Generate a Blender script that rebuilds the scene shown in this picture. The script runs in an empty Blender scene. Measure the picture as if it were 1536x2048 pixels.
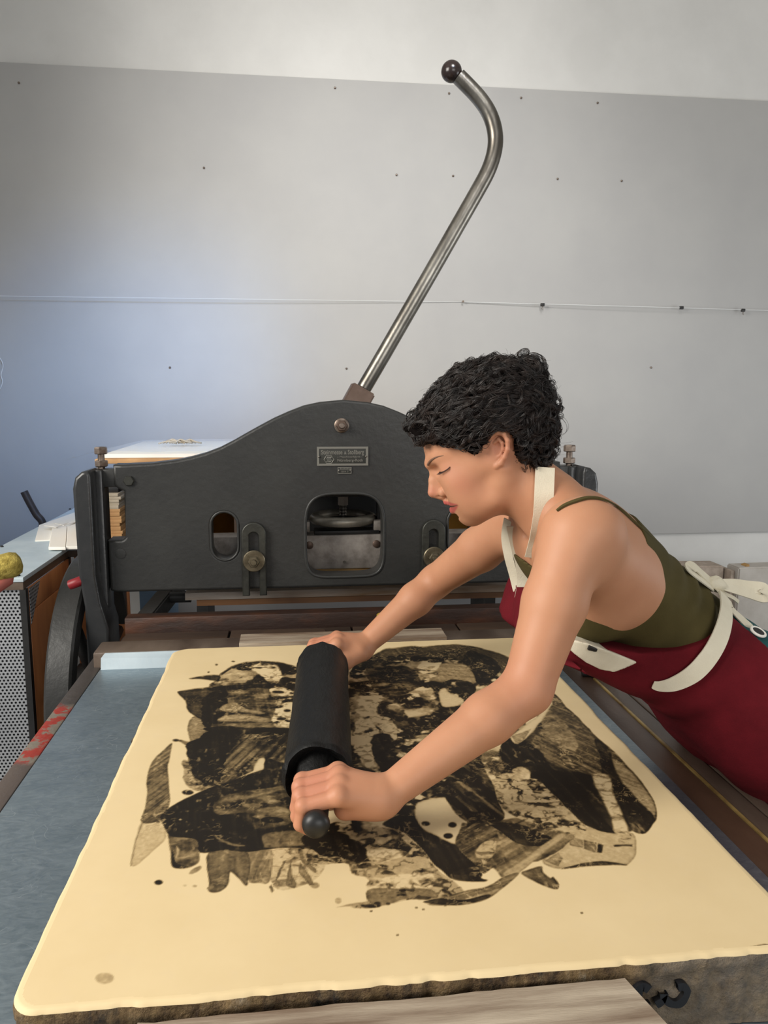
import bpy, bmesh, math, random
import numpy as np
from mathutils import Vector, Matrix
random.seed(7); RNG = np.random.default_rng(7)
SC = bpy.context.scene; COL = SC.collection
# ------------------------------------------------------------------ camera
PITCH, YAW, ROLL, FPX = 0.147781525, 0.118316529, 0.00323686989, 1555.53457
CAM = np.array([0.0, 0.0, 1.45])
_cp, _sp, _cy, _sy = math.cos(PITCH), math.sin(PITCH), math.cos(YAW), math.sin(YAW)
FWD = np.array([_sy*_cp, _cy*_cp, -_sp]); _r0 = np.array([_cy, -_sy, 0.0]); _u0 = np.cross(_r0, FWD)
RT = math.cos(ROLL)*_r0 + math.sin(ROLL)*_u0; UP = -math.sin(ROLL)*_r0 + math.cos(ROLL)*_u0
cam = bpy.data.cameras.new('camera'); cam.sensor_fit = 'VERTICAL'; cam.sensor_height = 36.0
cam.lens = FPX/2048*36.0; cam.clip_start = 0.02
camo = bpy.data.objects.new('camera', cam); COL.objects.link(camo)
camo.matrix_world = Matrix(((RT[0], UP[0], -FWD[0], CAM[0]), (RT[1], UP[1], -FWD[1], CAM[1]), (RT[2], UP[2], -FWD[2], CAM[2]), (0, 0, 0, 1)))
SC.camera = camo
def un(px, py, ax, val):                       # the point of the photo seen at a pixel, on a plane of known position
    d = FWD + RT*(px-768)/FPX - UP*(py-1024)/FPX; i = 'xyz'.index(ax)
    return CAM + d*((val-CAM[i])/d[i])
def pj(P):
    v = np.asarray(P)-CAM; z = v@FWD
    return 768+FPX*(v@RT)/z, 1024-FPX*(v@UP)/z
# ------------------------------------------------------------------ light
SC.view_settings.view_transform = 'Standard'; SC.view_settings.look = 'None'; SC.view_settings.gamma = 1
SC.view_settings.use_curve_mapping = False; SC.view_settings.exposure = 0.0
w = bpy.data.worlds.new('world'); SC.world = w; w.use_nodes = True
w.node_tree.nodes['Background'].inputs[0].default_value = (0.92, 0.95, 1.0, 1); w.node_tree.nodes['Background'].inputs[1].default_value = 0.30
def area(name, loc, target, sx, sy, power, col):
    l = bpy.data.lights.new(name, 'AREA'); l.shape = 'RECTANGLE'; l.size = sx; l.size_y = sy; l.energy = power; l.color = col
    o = bpy.data.objects.new(name, l); COL.objects.link(o); o.location = loc
    o.rotation_euler = (Vector(target)-Vector(loc)).to_track_quat('-Z', 'Y').to_euler(); return o
area('window_light', (-2.4, .2, 2.6), (0.2, 1.4, 1.0), 1.6, 1.7, 128, (1.0, 0.955, 0.88))
area('front_fill_light', (1.3, -2.4, 2.0), (.9, 2.0, 1.1), 2.2, 1.3, 42, (1.0, .985, .95))  # added fill behind the camera, also gives the metal something to reflect
area('right_fill_light', (3.4, 1.2, 1.35), (1.7, 3.5, .85), 1.1, 1.1, 20, (.93, .97, 1.0))  # added fill for the lower right wall and the woman's back
def spot(name, loc, target, power, col, deg, soft):
    l = bpy.data.lights.new(name, 'SPOT'); l.energy = power; l.color = col; l.spot_size = math.radians(deg); l.spot_blend = 1.0; l.shadow_soft_size = soft
    o = bpy.data.objects.new(name, l); COL.objects.link(o); o.location = loc; o.rotation_euler = (Vector(target)-Vector(loc)).to_track_quat('-Z', 'Y').to_euler()
spot('wall_fill_spot', (0.6, .5, 3.6), (0.36, 3.6, 1.78), 215, (1.0, .98, .95), 60, .4)  # added spot, no lamp hangs here; brightens the middle of the back wall
spot('blue_fill_spot', (0.5, 0.6, 3.2), (-0.72, 3.6, 1.33), 350, (.13, .42, 1.0), 28, .25)  # added blue spot inside the room, tints the left of the back wall

# ------------------------------------------------------------------ materials
def srgb(r, g, b):
    f = lambda c: (c/255/12.92 if c/255 <= .04045 else ((c/255+.055)/1.055)**2.4)
    return (f(r), f(g), f(b), 1)
class NT:
    def __init__(s, name):
        s.m = bpy.data.materials.new(name); s.m.use_nodes = True; s.t = s.m.node_tree; s.b = s.t.nodes['Principled BSDF']
    def n(s, typ, **kw):
        nd = s.t.nodes.new(typ)
        for k, v in kw.items():
            if k.startswith('i_'): nd.inputs[int(k[2:]) if k[2:].isdigit() else k[2:].replace('_', ' ')].default_value = v
            else: setattr(nd, k, v)
        return nd
    def l(s, a, b): s.t.links.new(a, b)
    def noise(s, scale, detail=4, rough=.55, stretch=None, dist=0.0):
        tc = s.n('ShaderNodeTexCoord'); o = tc.outputs['Object']
        if stretch:
            mp = s.n('ShaderNodeMapping'); mp.inputs['Scale'].default_value = stretch; s.l(o, mp.inputs[0]); o = mp.outputs[0]
        nz = s.n('ShaderNodeTexNoise'); nz.inputs['Scale'].default_value = scale; nz.inputs['Detail'].default_value = detail
        nz.inputs['Roughness'].default_value = rough; nz.inputs['Distortion'].default_value = dist; s.l(o, nz.inputs['Vector']); return nz.outputs['Fac']
    def ramp(s, fac, stops):
        r = s.n('ShaderNodeValToRGB'); e = r.color_ramp.elements
        while len(e) < len(stops): e.new(0.5)
        for i, (p, c) in enumerate(stops): e[i].position = p; e[i].color = c
        s.l(fac, r.inputs[0]); return r.outputs[0]
    def mix(s, fac, a, b, mode='MIX'):
        m = s.n('ShaderNodeMix', data_type='RGBA', blend_type=mode)
        for sock, v in ((m.inputs[0], fac), (m.inputs[6], a), (m.inputs[7], b)):
            if hasattr(v, 'links'): s.l(v, sock)
            else: sock.default_value = v
        return m.outputs[2]
    def math(s, op, a, b=0.0, clamp=False):
        m = s.n('ShaderNodeMath', operation=op, use_clamp=clamp)
        for i, v in enumerate((a, b)):
            if hasattr(v, 'links'): s.l(v, m.inputs[i])
            else: m.inputs[i].default_value = v
        return m.outputs[0]
    def color(s, c):
        if hasattr(c, 'links'): s.l(c, s.b.inputs['Base Color'])
        else: s.b.inputs['Base Color'].default_value = c
    def bump(s, h, strength, dist=.01):
        b = s.n('ShaderNodeBump'); b.inputs['Strength'].default_value = strength; b.inputs['Distance'].default_value = dist
        s.l(h, b.inputs['Height']); s.l(b.outputs[0], s.b.inputs['Normal'])
    def set(s, **kw):
        for k, v in kw.items(): s.b.inputs[k.replace('_', ' ')].default_value = v
def mat(name, c1, rough=.5, metal=0.0, c2=None, scale=8, lo=.35, hi=.65, bump=0.0, bscale=None, stretch=None, spec=.5, detail=5):
    t = NT(name); t.set(Roughness=rough, Metallic=metal); t.b.inputs['Specular IOR Level'].default_value = spec
    if c2:
        t.color(t.ramp(t.noise(scale, detail, .6, stretch), [(lo, c1), (hi, c2)]))
    else: t.color(c1)
    if bump: t.bump(t.noise(bscale or scale*4, 5, .6, stretch), bump)
    return t.m
M = {}
M['wall'] = mat('white_wall_paint', srgb(214, 213, 210), .8, c2=srgb(206, 205, 202), scale=3, bump=.05, bscale=60)
M['panel'] = mat('grey_panel_paint', srgb(178, 177, 175), .55, c2=srgb(172, 171, 170), scale=2.2, bump=.03, bscale=40)
M['floor'] = mat('grey_floor', srgb(120, 122, 124), .5, c2=srgb(104, 106, 108), scale=4)
M['cast'] = mat('dark_cast_iron', srgb(50, 50, 48), .42, .0, c2=srgb(42, 42, 41), scale=7, bump=.12, bscale=55, spec=.45)
M['castgloss'] = mat('dark_gloss_iron', srgb(40, 41, 42), .3, .0, c2=srgb(50, 50, 50), scale=9, bump=.1, bscale=45, spec=.5)
M['black'] = mat('black_iron', srgb(24, 24, 24), .5, 0, c2=srgb(34, 33, 32), scale=12, bump=.1)
M['steel'] = mat('worn_steel', srgb(150, 146, 138), .32, 1.0, c2=srgb(100, 95, 88), scale=14, bump=.06, stretch=(1, 1, .3))
M['bolt'] = mat('bolt_steel', srgb(140, 128, 118), .4, .9, c2=srgb(104, 90, 80), scale=60)
M['socket'] = mat('brown_steel', srgb(112, 94, 84), .5, .7, c2=srgb(92, 76, 66), scale=20)
M['brass'] = mat('dull_bracket_metal', srgb(74, 74, 68), .4, .6, c2=srgb(54, 54, 50), scale=25, bump=.08)
M['washer'] = mat('tarnished_washer', srgb(134, 124, 104), .38, .85, c2=srgb(96, 88, 72), scale=50)
M['ball'] = mat('dark_bakelite', srgb(44, 33, 30), .22, 0, c2=srgb(36, 28, 26), scale=20)
M['plate'] = mat('name_plate_metal', srgb(128, 126, 118), .4, .5)
M['platedark'] = mat('name_plate_ground', srgb(52, 52, 48), .5, .2)
M['greyplate'] = mat('pitted_grey_metal', srgb(168, 160, 152), .5, .25, c2=srgb(118, 110, 103), scale=22, lo=.38, hi=.7, bump=.1, bscale=80)
M['rust'] = mat('rusty_iron', srgb(46, 30, 23), .55, .1, c2=srgb(92, 52, 28), scale=9, lo=.48, hi=.8, bump=.2, stretch=(.5, 1, 1.6))
M['rail'] = mat('brown_greasy_rail', srgb(98, 74, 58), .42, .1, c2=srgb(72, 52, 40), scale=9, bump=.12, stretch=(1, .35, 1))
M['railgrey'] = mat('grey_brown_rail', srgb(108, 94, 82), .42, .15, c2=srgb(78, 64, 54), scale=10, bump=.1, stretch=(1, .35, 1))
M['brassline'] = mat('brass_runner', srgb(176, 150, 92), .4, .2, c2=srgb(110, 86, 50), scale=14)
M['wood_dark'] = mat('dark_stained_wood', srgb(74, 56, 42), .6, 0, c2=srgb(52, 38, 29), scale=7, bump=.15, stretch=(.3, 2.2, 2.2))
M['wood_worn'] = mat('worn_grey_wood', srgb(182, 168, 148), .65, 0, c2=srgb(112, 92, 74), scale=16, lo=.34, hi=.66, bump=.25, stretch=(.22, 2.5, 2.5))
M['wood_tymp'] = mat('worn_brown_grey_wood', srgb(148, 138, 128), .6, 0, c2=srgb(112, 84, 54), scale=9, lo=.4, hi=.7, bump=.2, stretch=(.25, 2.5, 2.5))
M['wood_light'] = mat('pale_wood', srgb(206, 188, 150), .6, 0, c2=srgb(176, 152, 116), scale=10, bump=.1, stretch=(.2, 2, 2))
M['scraperwood'] = mat('yellow_scraper_wood', srgb(190, 150, 88), .6, 0, c2=srgb(150, 112, 62), scale=12, stretch=(.2, 2, 2))
M['orange_wood'] = mat('orange_brown_wood', srgb(204, 134, 82), .5, 0, c2=srgb(178, 110, 64), scale=5, stretch=(2.2, 2.2, .3))
M['paper'] = mat('white_paper', srgb(240, 236, 226), .8)
M['paper2'] = mat('cream_paper', srgb(226, 214, 190), .8, c2=srgb(214, 198, 168), scale=6)
M['cardboard'] = mat('brown_board', srgb(196, 152, 102), .8, c2=srgb(174, 130, 84), scale=15)
M['greyboard'] = mat('grey_board', srgb(186, 172, 150), .8, c2=srgb(164, 150, 128), scale=15)
M['yellow'] = mat('yellow_painted_metal', srgb(228, 164, 34), .5, c2=srgb(214, 148, 26), scale=5)
M['tape'] = mat('yellow_packing_tape', srgb(196, 166, 60), .25, spec=.6)
M['tapecore'] = mat('white_printed_core', srgb(214, 220, 220), .6, c2=srgb(96, 130, 130), scale=55, lo=.52, hi=.56)
M['bluegrey'] = mat('blue_grey_panel', srgb(96, 116, 136), .6, c2=srgb(84, 102, 122), scale=6)
M['red'] = mat('red_enamel', srgb(130, 26, 32), .45)
M['stonegrey'] = mat('grey_litho_stone', srgb(190, 184, 176), .8, c2=srgb(176, 169, 160), scale=10, bump=.1)
M['stonebrown'] = mat('brown_grey_stone', srgb(176, 160, 146), .85, c2=srgb(150, 136, 122), scale=28, bump=.25)
M['string'] = mat('white_string', srgb(212, 214, 214), .7)
M['leather'] = None
M['rubber'] = mat('black_rubber', srgb(52, 46, 46), .5, c2=srgb(40, 36, 38), scale=30)
M['blueclamp'] = mat('blue_black_clamp', srgb(34, 38, 62), .4)
M['teal'] = mat('dark_teal_cloth', srgb(16, 92, 92), .85, c2=srgb(10, 70, 72), scale=30, bump=.2, bscale=300)
M['olive'] = mat('olive_jersey', srgb(84, 75, 44), .85, c2=srgb(74, 66, 38), scale=14, bump=.1, bscale=500, spec=.15)
M['apron'] = mat('dark_red_canvas', srgb(102, 22, 31), .9, c2=srgb(88, 18, 26), scale=16, bump=.25, bscale=700, spec=.15)
M['cream'] = mat('cream_cotton_tape', srgb(228, 220, 198), .85, c2=srgb(218, 209, 186), scale=20, bump=.2, bscale=600, spec=.2)
M['inkpaint'] = mat('black_painted_mark', srgb(22, 22, 26), .5)
M['sponge'] = mat('yellow_sponge', srgb(188, 168, 84), .95, c2=srgb(134, 116, 46), scale=60, bump=.8, bscale=110)
M['pink'] = mat('pink_red_plastic', srgb(168, 92, 80), .6)
M['shoe'] = mat('dark_shoe', srgb(40, 38, 38), .6)
def m_zinc(name, ca, cb, rough, metal=.75):
    t = NT(name); t.set(Metallic=metal)
    a = t.noise(5, 6, .65, None, 1.2); b = t.noise(26, 5, .7, (1, 2.2, 1), 2.5)
    c = t.mix(.35, t.ramp(a, [(.3, ca), (.72, cb)]), t.ramp(b, [(.35, ca), (.7, srgb(186, 196, 202))]))
    sc = t.math('LESS_THAN', t.math('ABSOLUTE', t.math('SUBTRACT', t.noise(9, 2, .5, None, 2.2), .5)), .0035); sc = t.math('MULTIPLY', sc, t.math('GREATER_THAN', t.noise(14, 3), .5)); c = t.mix(t.math('MULTIPLY', sc, .22), c, srgb(214, 222, 226))
    t.color(c); r = t.math('MULTIPLY_ADD', b, .25); r.node.inputs[2].default_value = rough; t.l(r, t.b.inputs['Roughness']); t.bump(b, .04); return t.m
M['zinc'] = m_zinc('grey_zinc_sheet', srgb(122, 138, 148), srgb(150, 164, 172), .28)
M['zinctop'] = m_zinc('pale_zinc_top', srgb(182, 198, 206), srgb(214, 226, 230), .38, .25)
def m_redframe():
    t = NT('red_chipped_rail'); t.set(Roughness=.5)
    c = t.mix(t.ramp(t.noise(28, 6, .7), [(.48, (0, 0, 0, 1)), (.54, (1, 1, 1, 1))]), srgb(150, 48, 36), srgb(120, 112, 100))
    tc = t.n('ShaderNodeTexCoord'); sx = t.n('ShaderNodeSeparateXYZ'); t.l(tc.outputs['Object'], sx.inputs[0])
    y = t.math('ADD', sx.outputs[1], t.math('MULTIPLY', t.noise(14, 5), .12))
    g = t.mix(t.ramp(y, [(.245, (0, 0, 0, 1)), (.27, (1, 1, 1, 1)), ]), srgb(86, 76, 70), c)
    g = t.mix(t.ramp(y, [(.49, (0, 0, 0, 1)), (.53, (1, 1, 1, 1)), ]), g, srgb(72, 66, 62)); t.color(g); t.bump(t.noise(40), .2); return t.m
M['redframe'] = m_redframe()
def m_perf():
    t = NT('perforated_steel'); t.set(Roughness=.35, Metallic=.6)
    tc = t.n('ShaderNodeTexCoord'); sx = t.n('ShaderNodeSeparateXYZ'); t.l(tc.outputs['Object'], sx.inputs[0])
    u = t.math('ADD', sx.outputs[0], sx.outputs[1]); v = sx.outputs[2]
    def dots(ou, ov):
        a = t.math('SUBTRACT', t.math('FRACT', t.math('ADD', t.math('MULTIPLY', u, 1/.0105), ou)), .5)
        b = t.math('SUBTRACT', t.math('FRACT', t.math('ADD', t.math('MULTIPLY', v, 1/.0182), ov)), .5)
        return t.math('ADD', t.math('POWER', t.math('ABSOLUTE', a), 2), t.math('POWER', t.math('MULTIPLY', t.math('ABSOLUTE', b), 1.733), 2))
    d = t.math('MINIMUM', dots(100, 100), dots(100.5, 100.5))
    k = t.math('LESS_THAN', d, .085)
    t.color(t.mix(k, t.ramp(t.noise(3), [(.3, srgb(176, 178, 182)), (.7, srgb(206, 208, 210))]), srgb(22, 23, 26))); return t.m
M['perf'] = m_perf()
def m_glassfilm():
    t = NT('clear_plastic_film'); t.set(Roughness=.12, Alpha=.38); t.color(srgb(236, 240, 244)); return t.m
M['film'] = m_glassfilm()
def m_leather():
    t = NT('black_roller_leather'); t.set(Roughness=.52); t.color(t.ramp(t.noise(30, 5), [(.3, srgb(15, 15, 15)), (.7, srgb(22, 22, 21))]))
    t.b.inputs['Specular IOR Level'].default_value = .3; t.bump(t.noise(120, 4, .6, (1, .35, 1)), .25); return t.m
M['leather'] = m_leather()
M['handleblack'] = mat('black_handle', srgb(22, 22, 22), .42, c2=srgb(32, 32, 31), scale=40)
M['wheelsteel'] = mat('polished_wheel_steel', srgb(176, 170, 158), .38, .55, c2=srgb(140, 134, 122), scale=14)
M['stripwood'] = mat('orange_brown_strip', srgb(118, 80, 46), .6, c2=srgb(84, 56, 34), scale=9, stretch=(.2, 2, 2))
M['underpanel'] = mat('dim_grey_panel', srgb(112, 112, 114), .7)

# ------------------------------------------------------------------ builders
def tag(o, label=None, cat=None, group=None, kind=None):
    if label: o['label'] = label
    if cat: o['category'] = cat
    if group: o['group'] = group
    if kind: o['kind'] = kind
    return o
def empty(name, loc, label, cat, group=None):
    o = bpy.data.objects.new(name, None); COL.objects.link(o); o.location = loc; o.empty_display_size = .05
    return tag(o, label, cat, group)
def link(name, me, mt, parent=None, smooth=False, angle=None):
    if len(me.vertices):
        co = np.empty(len(me.vertices)*3); me.vertices.foreach_get('co', co); co = co.reshape(-1, 3)
        c = (co.min(0)+co.max(0))/2; c[2] = co[:, 2].min()
        co -= c; me.vertices.foreach_set('co', co.ravel())
    else: c = np.zeros(3)
    o = bpy.data.objects.new(name, me); COL.objects.link(o); c = Vector(c)
    o['o0'] = list(c)
    if parent:
        o.parent = parent; p = parent; off = Vector((0, 0, 0))
        while p: off += p.location; p = p.parent
        o.location = c-off
    else: o.location = c
    del o['o0']
    if mt: me.materials.append(mt)
    if smooth or angle: me.polygons.foreach_set('use_smooth', [True]*len(me.polygons))
    if angle:
        bm = bmesh.new(); bm.from_mesh(me)
        for e in bm.edges:
            if len(e.link_faces) == 2 and e.calc_face_angle(0) > math.radians(angle): e.smooth = False
        bm.to_mesh(me); bm.free()
    me.update(); return o
def mesh(name, v, f, mt, parent=None, smooth=False, angle=None):
    me = bpy.data.meshes.new(name); me.from_pydata([tuple(map(float, p)) for p in v], [], f); me.update()
    return link(name, me, mt, parent, smooth, angle)
def from_bm(name, bm, mt, parent=None, smooth=False, angle=None):
    bmesh.ops.recalc_face_normals(bm, faces=bm.faces); me = bpy.data.meshes.new(name); bm.to_mesh(me); bm.free()
    return link(name, me, mt, parent, smooth, angle)
def bm_box(bm, x, y, z, bev=0.0, seg=2):
    vs = [bm.verts.new((a, b, c)) for a in x for b in y for c in z]
    fs = [bm.faces.new([vs[i] for i in q]) for q in ((0, 1, 3, 2), (4, 6, 7, 5), (0, 4, 5, 1), (2, 3, 7, 6), (0, 2, 6, 4), (1, 5, 7, 3))]
    if bev:
        es = list({e for f in fs for e in f.edges})
        bmesh.ops.bevel(bm, geom=es, offset=bev, segments=seg, affect='EDGES', profile=.5)
def box(name, x, y, z, mt, parent=None, bev=0.0):
    bm = bmesh.new(); bm_box(bm, x, y, z, bev); return from_bm(name, bm, mt, parent, angle=35 if bev else None)
def hexa(name, P8, mt, parent=None, bev=0.0):
    bm = bmesh.new(); vs = [bm.verts.new(p) for p in P8]
    for q in ((0, 1, 2, 3), (7, 6, 5, 4), (0, 4, 5, 1), (1, 5, 6, 2), (2, 6, 7, 3), (3, 7, 4, 0)): bm.faces.new([vs[i] for i in q])
    if bev: bmesh.ops.bevel(bm, geom=bm.edges[:], offset=bev, segments=2, affect='EDGES')
    return from_bm(name, bm, mt, parent, angle=35)
def frame_of(d):
    d = Vector(d).normalized(); a = Vector((0, 0, 1)) if abs(d.z) < .9 else Vector((1, 0, 0))
    u = d.cross(a).normalized(); return u, d.cross(u).normalized()
def bm_lathe(bm, prof, o, ax, seg=32, cap=True, wob=None):
    o = Vector(o); ax = Vector(ax).normalized(); u, v = frame_of(ax); rings = []
    for j, (r, h) in enumerate(prof):
        ring = []
        for i in range(seg):
            t = 2*math.pi*i/seg; rr = r*(1+(wob(j, t) if wob else 0)); ring.append(bm.verts.new(o+ax*h+(u*math.cos(t)+v*math.sin(t))*rr))
        rings.append(ring)
    for a, b in zip(rings, rings[1:]):
        for i in range(seg): bm.faces.new((a[i], a[(i+1) % seg], b[(i+1) % seg], b[i]))
    if cap: bm.faces.new(rings[0][::-1]); bm.faces.new(rings[-1])
def lathe(name, prof, o, ax, mt, parent=None, seg=32, cap=True, wob=None, angle=40):
    bm = bmesh.new(); bm_lathe(bm, prof, o, ax, seg, cap, wob); return from_bm(name, bm, mt, parent, angle=angle)
def smooth_path(pts, n=8):
    P = [np.array(p, float) for p in pts]; out = []
    for i in range(len(P)-1):
        a = P[max(i-1, 0)]; b = P[i]; c = P[i+1]; d = P[min(i+2, len(P)-1)]
        for k in range(n):
            t = k/n; out.append(.5*((2*b)+(-a+c)*t+(2*a-5*b+4*c-d)*t*t+(-a+3*b-3*c+d)*t**3))
    out.append(P[-1]); return out
def bm_tube(bm, pts, rad, seg=12, closed=False):
    pts = [Vector(p) for p in pts]; n = len(pts); rad = rad if hasattr(rad, '__len__') else [rad]*n
    T = []
    for i in range(n):
        a = pts[(i-1) % n] if closed else pts[max(i-1, 0)]; b = pts[(i+1) % n] if closed else pts[min(i+1, n-1)]
        T.append((b-a).normalized())
    u, v = frame_of(T[0]); rings = []
    for i in range(n):
        u = (u-T[i]*u.dot(T[i])).normalized(); v = T[i].cross(u)
        rings.append([bm.verts.new(pts[i]+(u*math.cos(2*math.pi*k/seg)+v*math.sin(2*math.pi*k/seg))*rad[i]) for k in range(seg)])
    pr = list(zip(rings, rings[1:]))+([(rings[-1], rings[0])] if closed else [])
    for a, b in pr:
        for k in range(seg): bm.faces.new((a[k], a[(k+1) % seg], b[(k+1) % seg], b[k]))
    if not closed: bm.faces.new(rings[0][::-1]); bm.faces.new(rings[-1])
def tube(name, pts, rad, mt, parent=None, seg=12, closed=False):
    bm = bmesh.new(); bm_tube(bm, pts, rad, seg, closed); return from_bm(name, bm, mt, parent, angle=50)
from mathutils.geometry import delaunay_2d_cdt
def curve_plate(name, loops, thick, bev, mt, parent=None, origin=(0, 0, 0), eu=(1, 0, 0), ev=(0, 0, 1), en=(0, 1, 0)):
    """flat plate with rounded edges: first loop is the outline, the rest are openings"""
    L = []
    for k, lp in enumerate(loops):
        q = [np.array(p, float) for p in lp]; q = [p for i, p in enumerate(q) if np.linalg.norm(p-q[i-1]) > 1e-6]; a = sum(q[i-1][0]*q[i][1]-q[i][0]*q[i-1][1] for i in range(len(q)))
        if (a > 0) != (k == 0): q = q[::-1]
        L.append(np.array(q))                                   # solid lies to the left of every loop
    def inset(q, d):
        e = np.roll(q, -1, 0)-q; e /= np.linalg.norm(e, axis=1)[:, None]; n = np.c_[-e[:, 1], e[:, 0]]; m = n+np.roll(n, 1, 0); m /= np.maximum(np.linalg.norm(m, axis=1)[:, None], .3)
        c = np.clip((m*n).sum(1), .5, 1)[:, None]; return q+m/c*d
    ang = [0, 30, 60, 90]; lev = [(bev*(1-math.sin(math.radians(t))), bev*(1-math.cos(math.radians(t)))) for t in ang]
    rings = [(o, w) for o, w in lev]+[(o, thick-w) for o, w in lev[::-1]]
    O, U, V_, N_ = (np.array(v, float) for v in (origin, eu, ev, en)); V = []; F = []; first = []; last = []
    for q in L:
        n = len(q); b0 = len(V)
        for o, w in rings:
            p = inset(q, o); V += [O+U*x+V_*y+N_*w for x, y in p]
        for r in range(len(rings)-1):
            for i in range(n): j = (i+1) % n; F.append((b0+r*n+i, b0+r*n+j, b0+(r+1)*n+j, b0+(r+1)*n+i))
        first += [b0+i for i in range(n)]; last += [b0+(len(rings)-1)*n+i for i in range(n)]
    P2d = [Vector(p) for q in L for p in inset(q, bev)]; E2 = []; b = 0
    for q in L: E2 += [(b+i, b+(i+1) % len(q)) for i in range(len(q))]; b += len(q)
    vo, eo, fo, ov_, _, _ = delaunay_2d_cdt(P2d, E2, [], 0, 1e-7); polys = [inset(q, bev) for q in L]
    mp = [(o[0] if o else None) for o in ov_]; side = float(np.dot(np.cross(U, V_), N_))
    for f in fo:
        c = np.mean([np.array(vo[i]) for i in f], 0)[None]
        if not inpoly(c[:, 0], c[:, 1], polys[0])[0] or any(inpoly(c[:, 0], c[:, 1], h)[0] for h in polys[1:]) or any(mp[i] is None for i in f): continue
        F.append(tuple(first[mp[i]] for i in f)); F.append(tuple(last[mp[i]] for i in f[::-1]))
    me = bpy.data.meshes.new(name); me.from_pydata([tuple(v) for v in V], [], F); bm = bmesh.new(); bm.from_mesh(me)
    bmesh.ops.recalc_face_normals(bm, faces=bm.faces); bm.to_mesh(me); bm.free(); o = link(name, me, mt, parent, angle=40)
    for p in o.data.polygons:
        if abs(p.normal.dot(Vector(en))) > .99: p.use_smooth = False
    return o
def text(name, body, size, mt, parent, origin, width=None, thick=.0008, eu=(1, 0, 0), ev=(0, 0, 1), en=(0, -1, 0), shear=0.0):
    cu = bpy.data.curves.new(name, 'FONT'); cu.body = body; cu.size = size; cu.extrude = thick/2; cu.shear = shear; cu.offset = size*.012
    tmp = bpy.data.objects.new('tmp', cu); COL.objects.link(tmp); bpy.context.view_layer.update()
    me = bpy.data.meshes.new_from_object(tmp.evaluated_get(bpy.context.evaluated_depsgraph_get())); bpy.data.objects.remove(tmp)
    co = np.empty(len(me.vertices)*3); me.vertices.foreach_get('co', co); co = co.reshape(-1, 3)
    co[:, 0] -= co[:, 0].min()
    if width: co[:, 0] *= width/co[:, 0].max()
    co2 = np.array(origin)+co[:, :1]*np.array(eu)+co[:, 1:2]*np.array(ev)+co[:, 2:3]*np.array(en)
    me.vertices.foreach_set('co', co2.ravel()); me.materials.clear(); return link(name, me, mt, parent)
def arc(cx, cy, r, a0, a1, n=10, ry=None):
    return [(cx+r*math.cos(math.radians(a0+(a1-a0)*i/n)), cy+(ry or r)*math.sin(math.radians(a0+(a1-a0)*i/n))) for i in range(n+1)]
def rrect(x0, x1, z0, z1, r, n=6):
    return arc(x1-r, z1-r, r, 0, 90, n)+arc(x0+r, z1-r, r, 90, 180, n)+arc(x0+r, z0+r, r, 180, 270, n)+arc(x1-r, z0+r, r, 270, 360, n)
_T = RNG.random((64, 64, 64))
def vnoise(P, s, seed=0):                       # smooth 3D value noise, 0..1
    Q = np.asarray(P)*s+seed*7.31+100.0; I = np.floor(Q).astype(int); F = Q-I; F = F*F*(3-2*F); I &= 63; J = (I+1) & 63
    g = lambda a, b, c: _T[a, b, c]
    x0, y0, z0 = I.T; x1, y1, z1 = J.T; fx, fy, fz = F.T
    a = g(x0, y0, z0)*(1-fx)+g(x1, y0, z0)*fx; b = g(x0, y1, z0)*(1-fx)+g(x1, y1, z0)*fx
    c = g(x0, y0, z1)*(1-fx)+g(x1, y0, z1)*fx; d = g(x0, y1, z1)*(1-fx)+g(x1, y1, z1)*fx
    return (a*(1-fy)+b*fy)*(1-fz)+(c*(1-fy)+d*fy)*fz
def fbm(P, s, o=4, seed=0):
    r = 0; amp = .5; n = 0
    for i in range(o): r = r+amp*vnoise(P, s*2**i, seed+i); n += amp; amp *= .5
    return r/n
def inpoly(x, y, poly):
    c = np.zeros(x.shape, bool); n = len(poly); j = n-1
    for i in range(n):
        xi, yi = poly[i]; xj, yj = poly[j]
        if yi != yj: c ^= ((yi > y) != (yj > y)) & (x < (xj-xi)*(y-yi)/(yj-yi)+xi)
        j = i
    return c
def polydist(x, y, poly):                       # signed distance to a polygon, negative inside
    d = np.full(x.shape, 1e9); n = len(poly)
    for i in range(n):
        ax, ay = poly[i-1]; bx, by = poly[i]; ex, ey = bx-ax, by-ay; L = ex*ex+ey*ey+1e-12
        t = np.clip(((x-ax)*ex+(y-ay)*ey)/L, 0, 1); d = np.minimum(d, (x-ax-t*ex)**2+(y-ay-t*ey)**2)
    return np.sqrt(d)*np.where(inpoly(x, y, poly), -1, 1)
# ------------------------------------------------------------------ the room
FLOOR = 0.05; WALL = 3.6
def struct(o, label=None):
    o['kind'] = 'structure'
    if label: o['label'] = label
    return o
struct(box('floor', (-3.2, 4.2), (-2.6, 3.7), (FLOOR-.1, FLOOR), M['floor']), 'grey floor of the print workshop')
struct(box('wall_back', (-3.2, 4.2), (WALL, WALL+.1), (FLOOR, 4.0), M['wall']), 'white painted wall behind the press')
struct(box('wall_right', (4.1, 4.2), (-2.6, WALL), (FLOOR, 4.0), M['wall']), 'white side wall')
struct(box('shade_pier_left', (-1.5, -1.32), (2.2, WALL), (FLOOR, 4.0), M['wall']), 'added white pier left of the press, shading the back wall')  # added pier out of view; shades the left part of the back wall
struct(box('ceiling', (-3.2, 4.2), (-.9, WALL+.1), (4.0, 4.1), M['wall']), 'white ceiling')
pnl = struct(box('trim_1', (-3.1, 3.9), (WALL-.02, WALL), (.785, 2.798), M['panel'], None, .002), 'large grey painted panel on the back wall')
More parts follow.
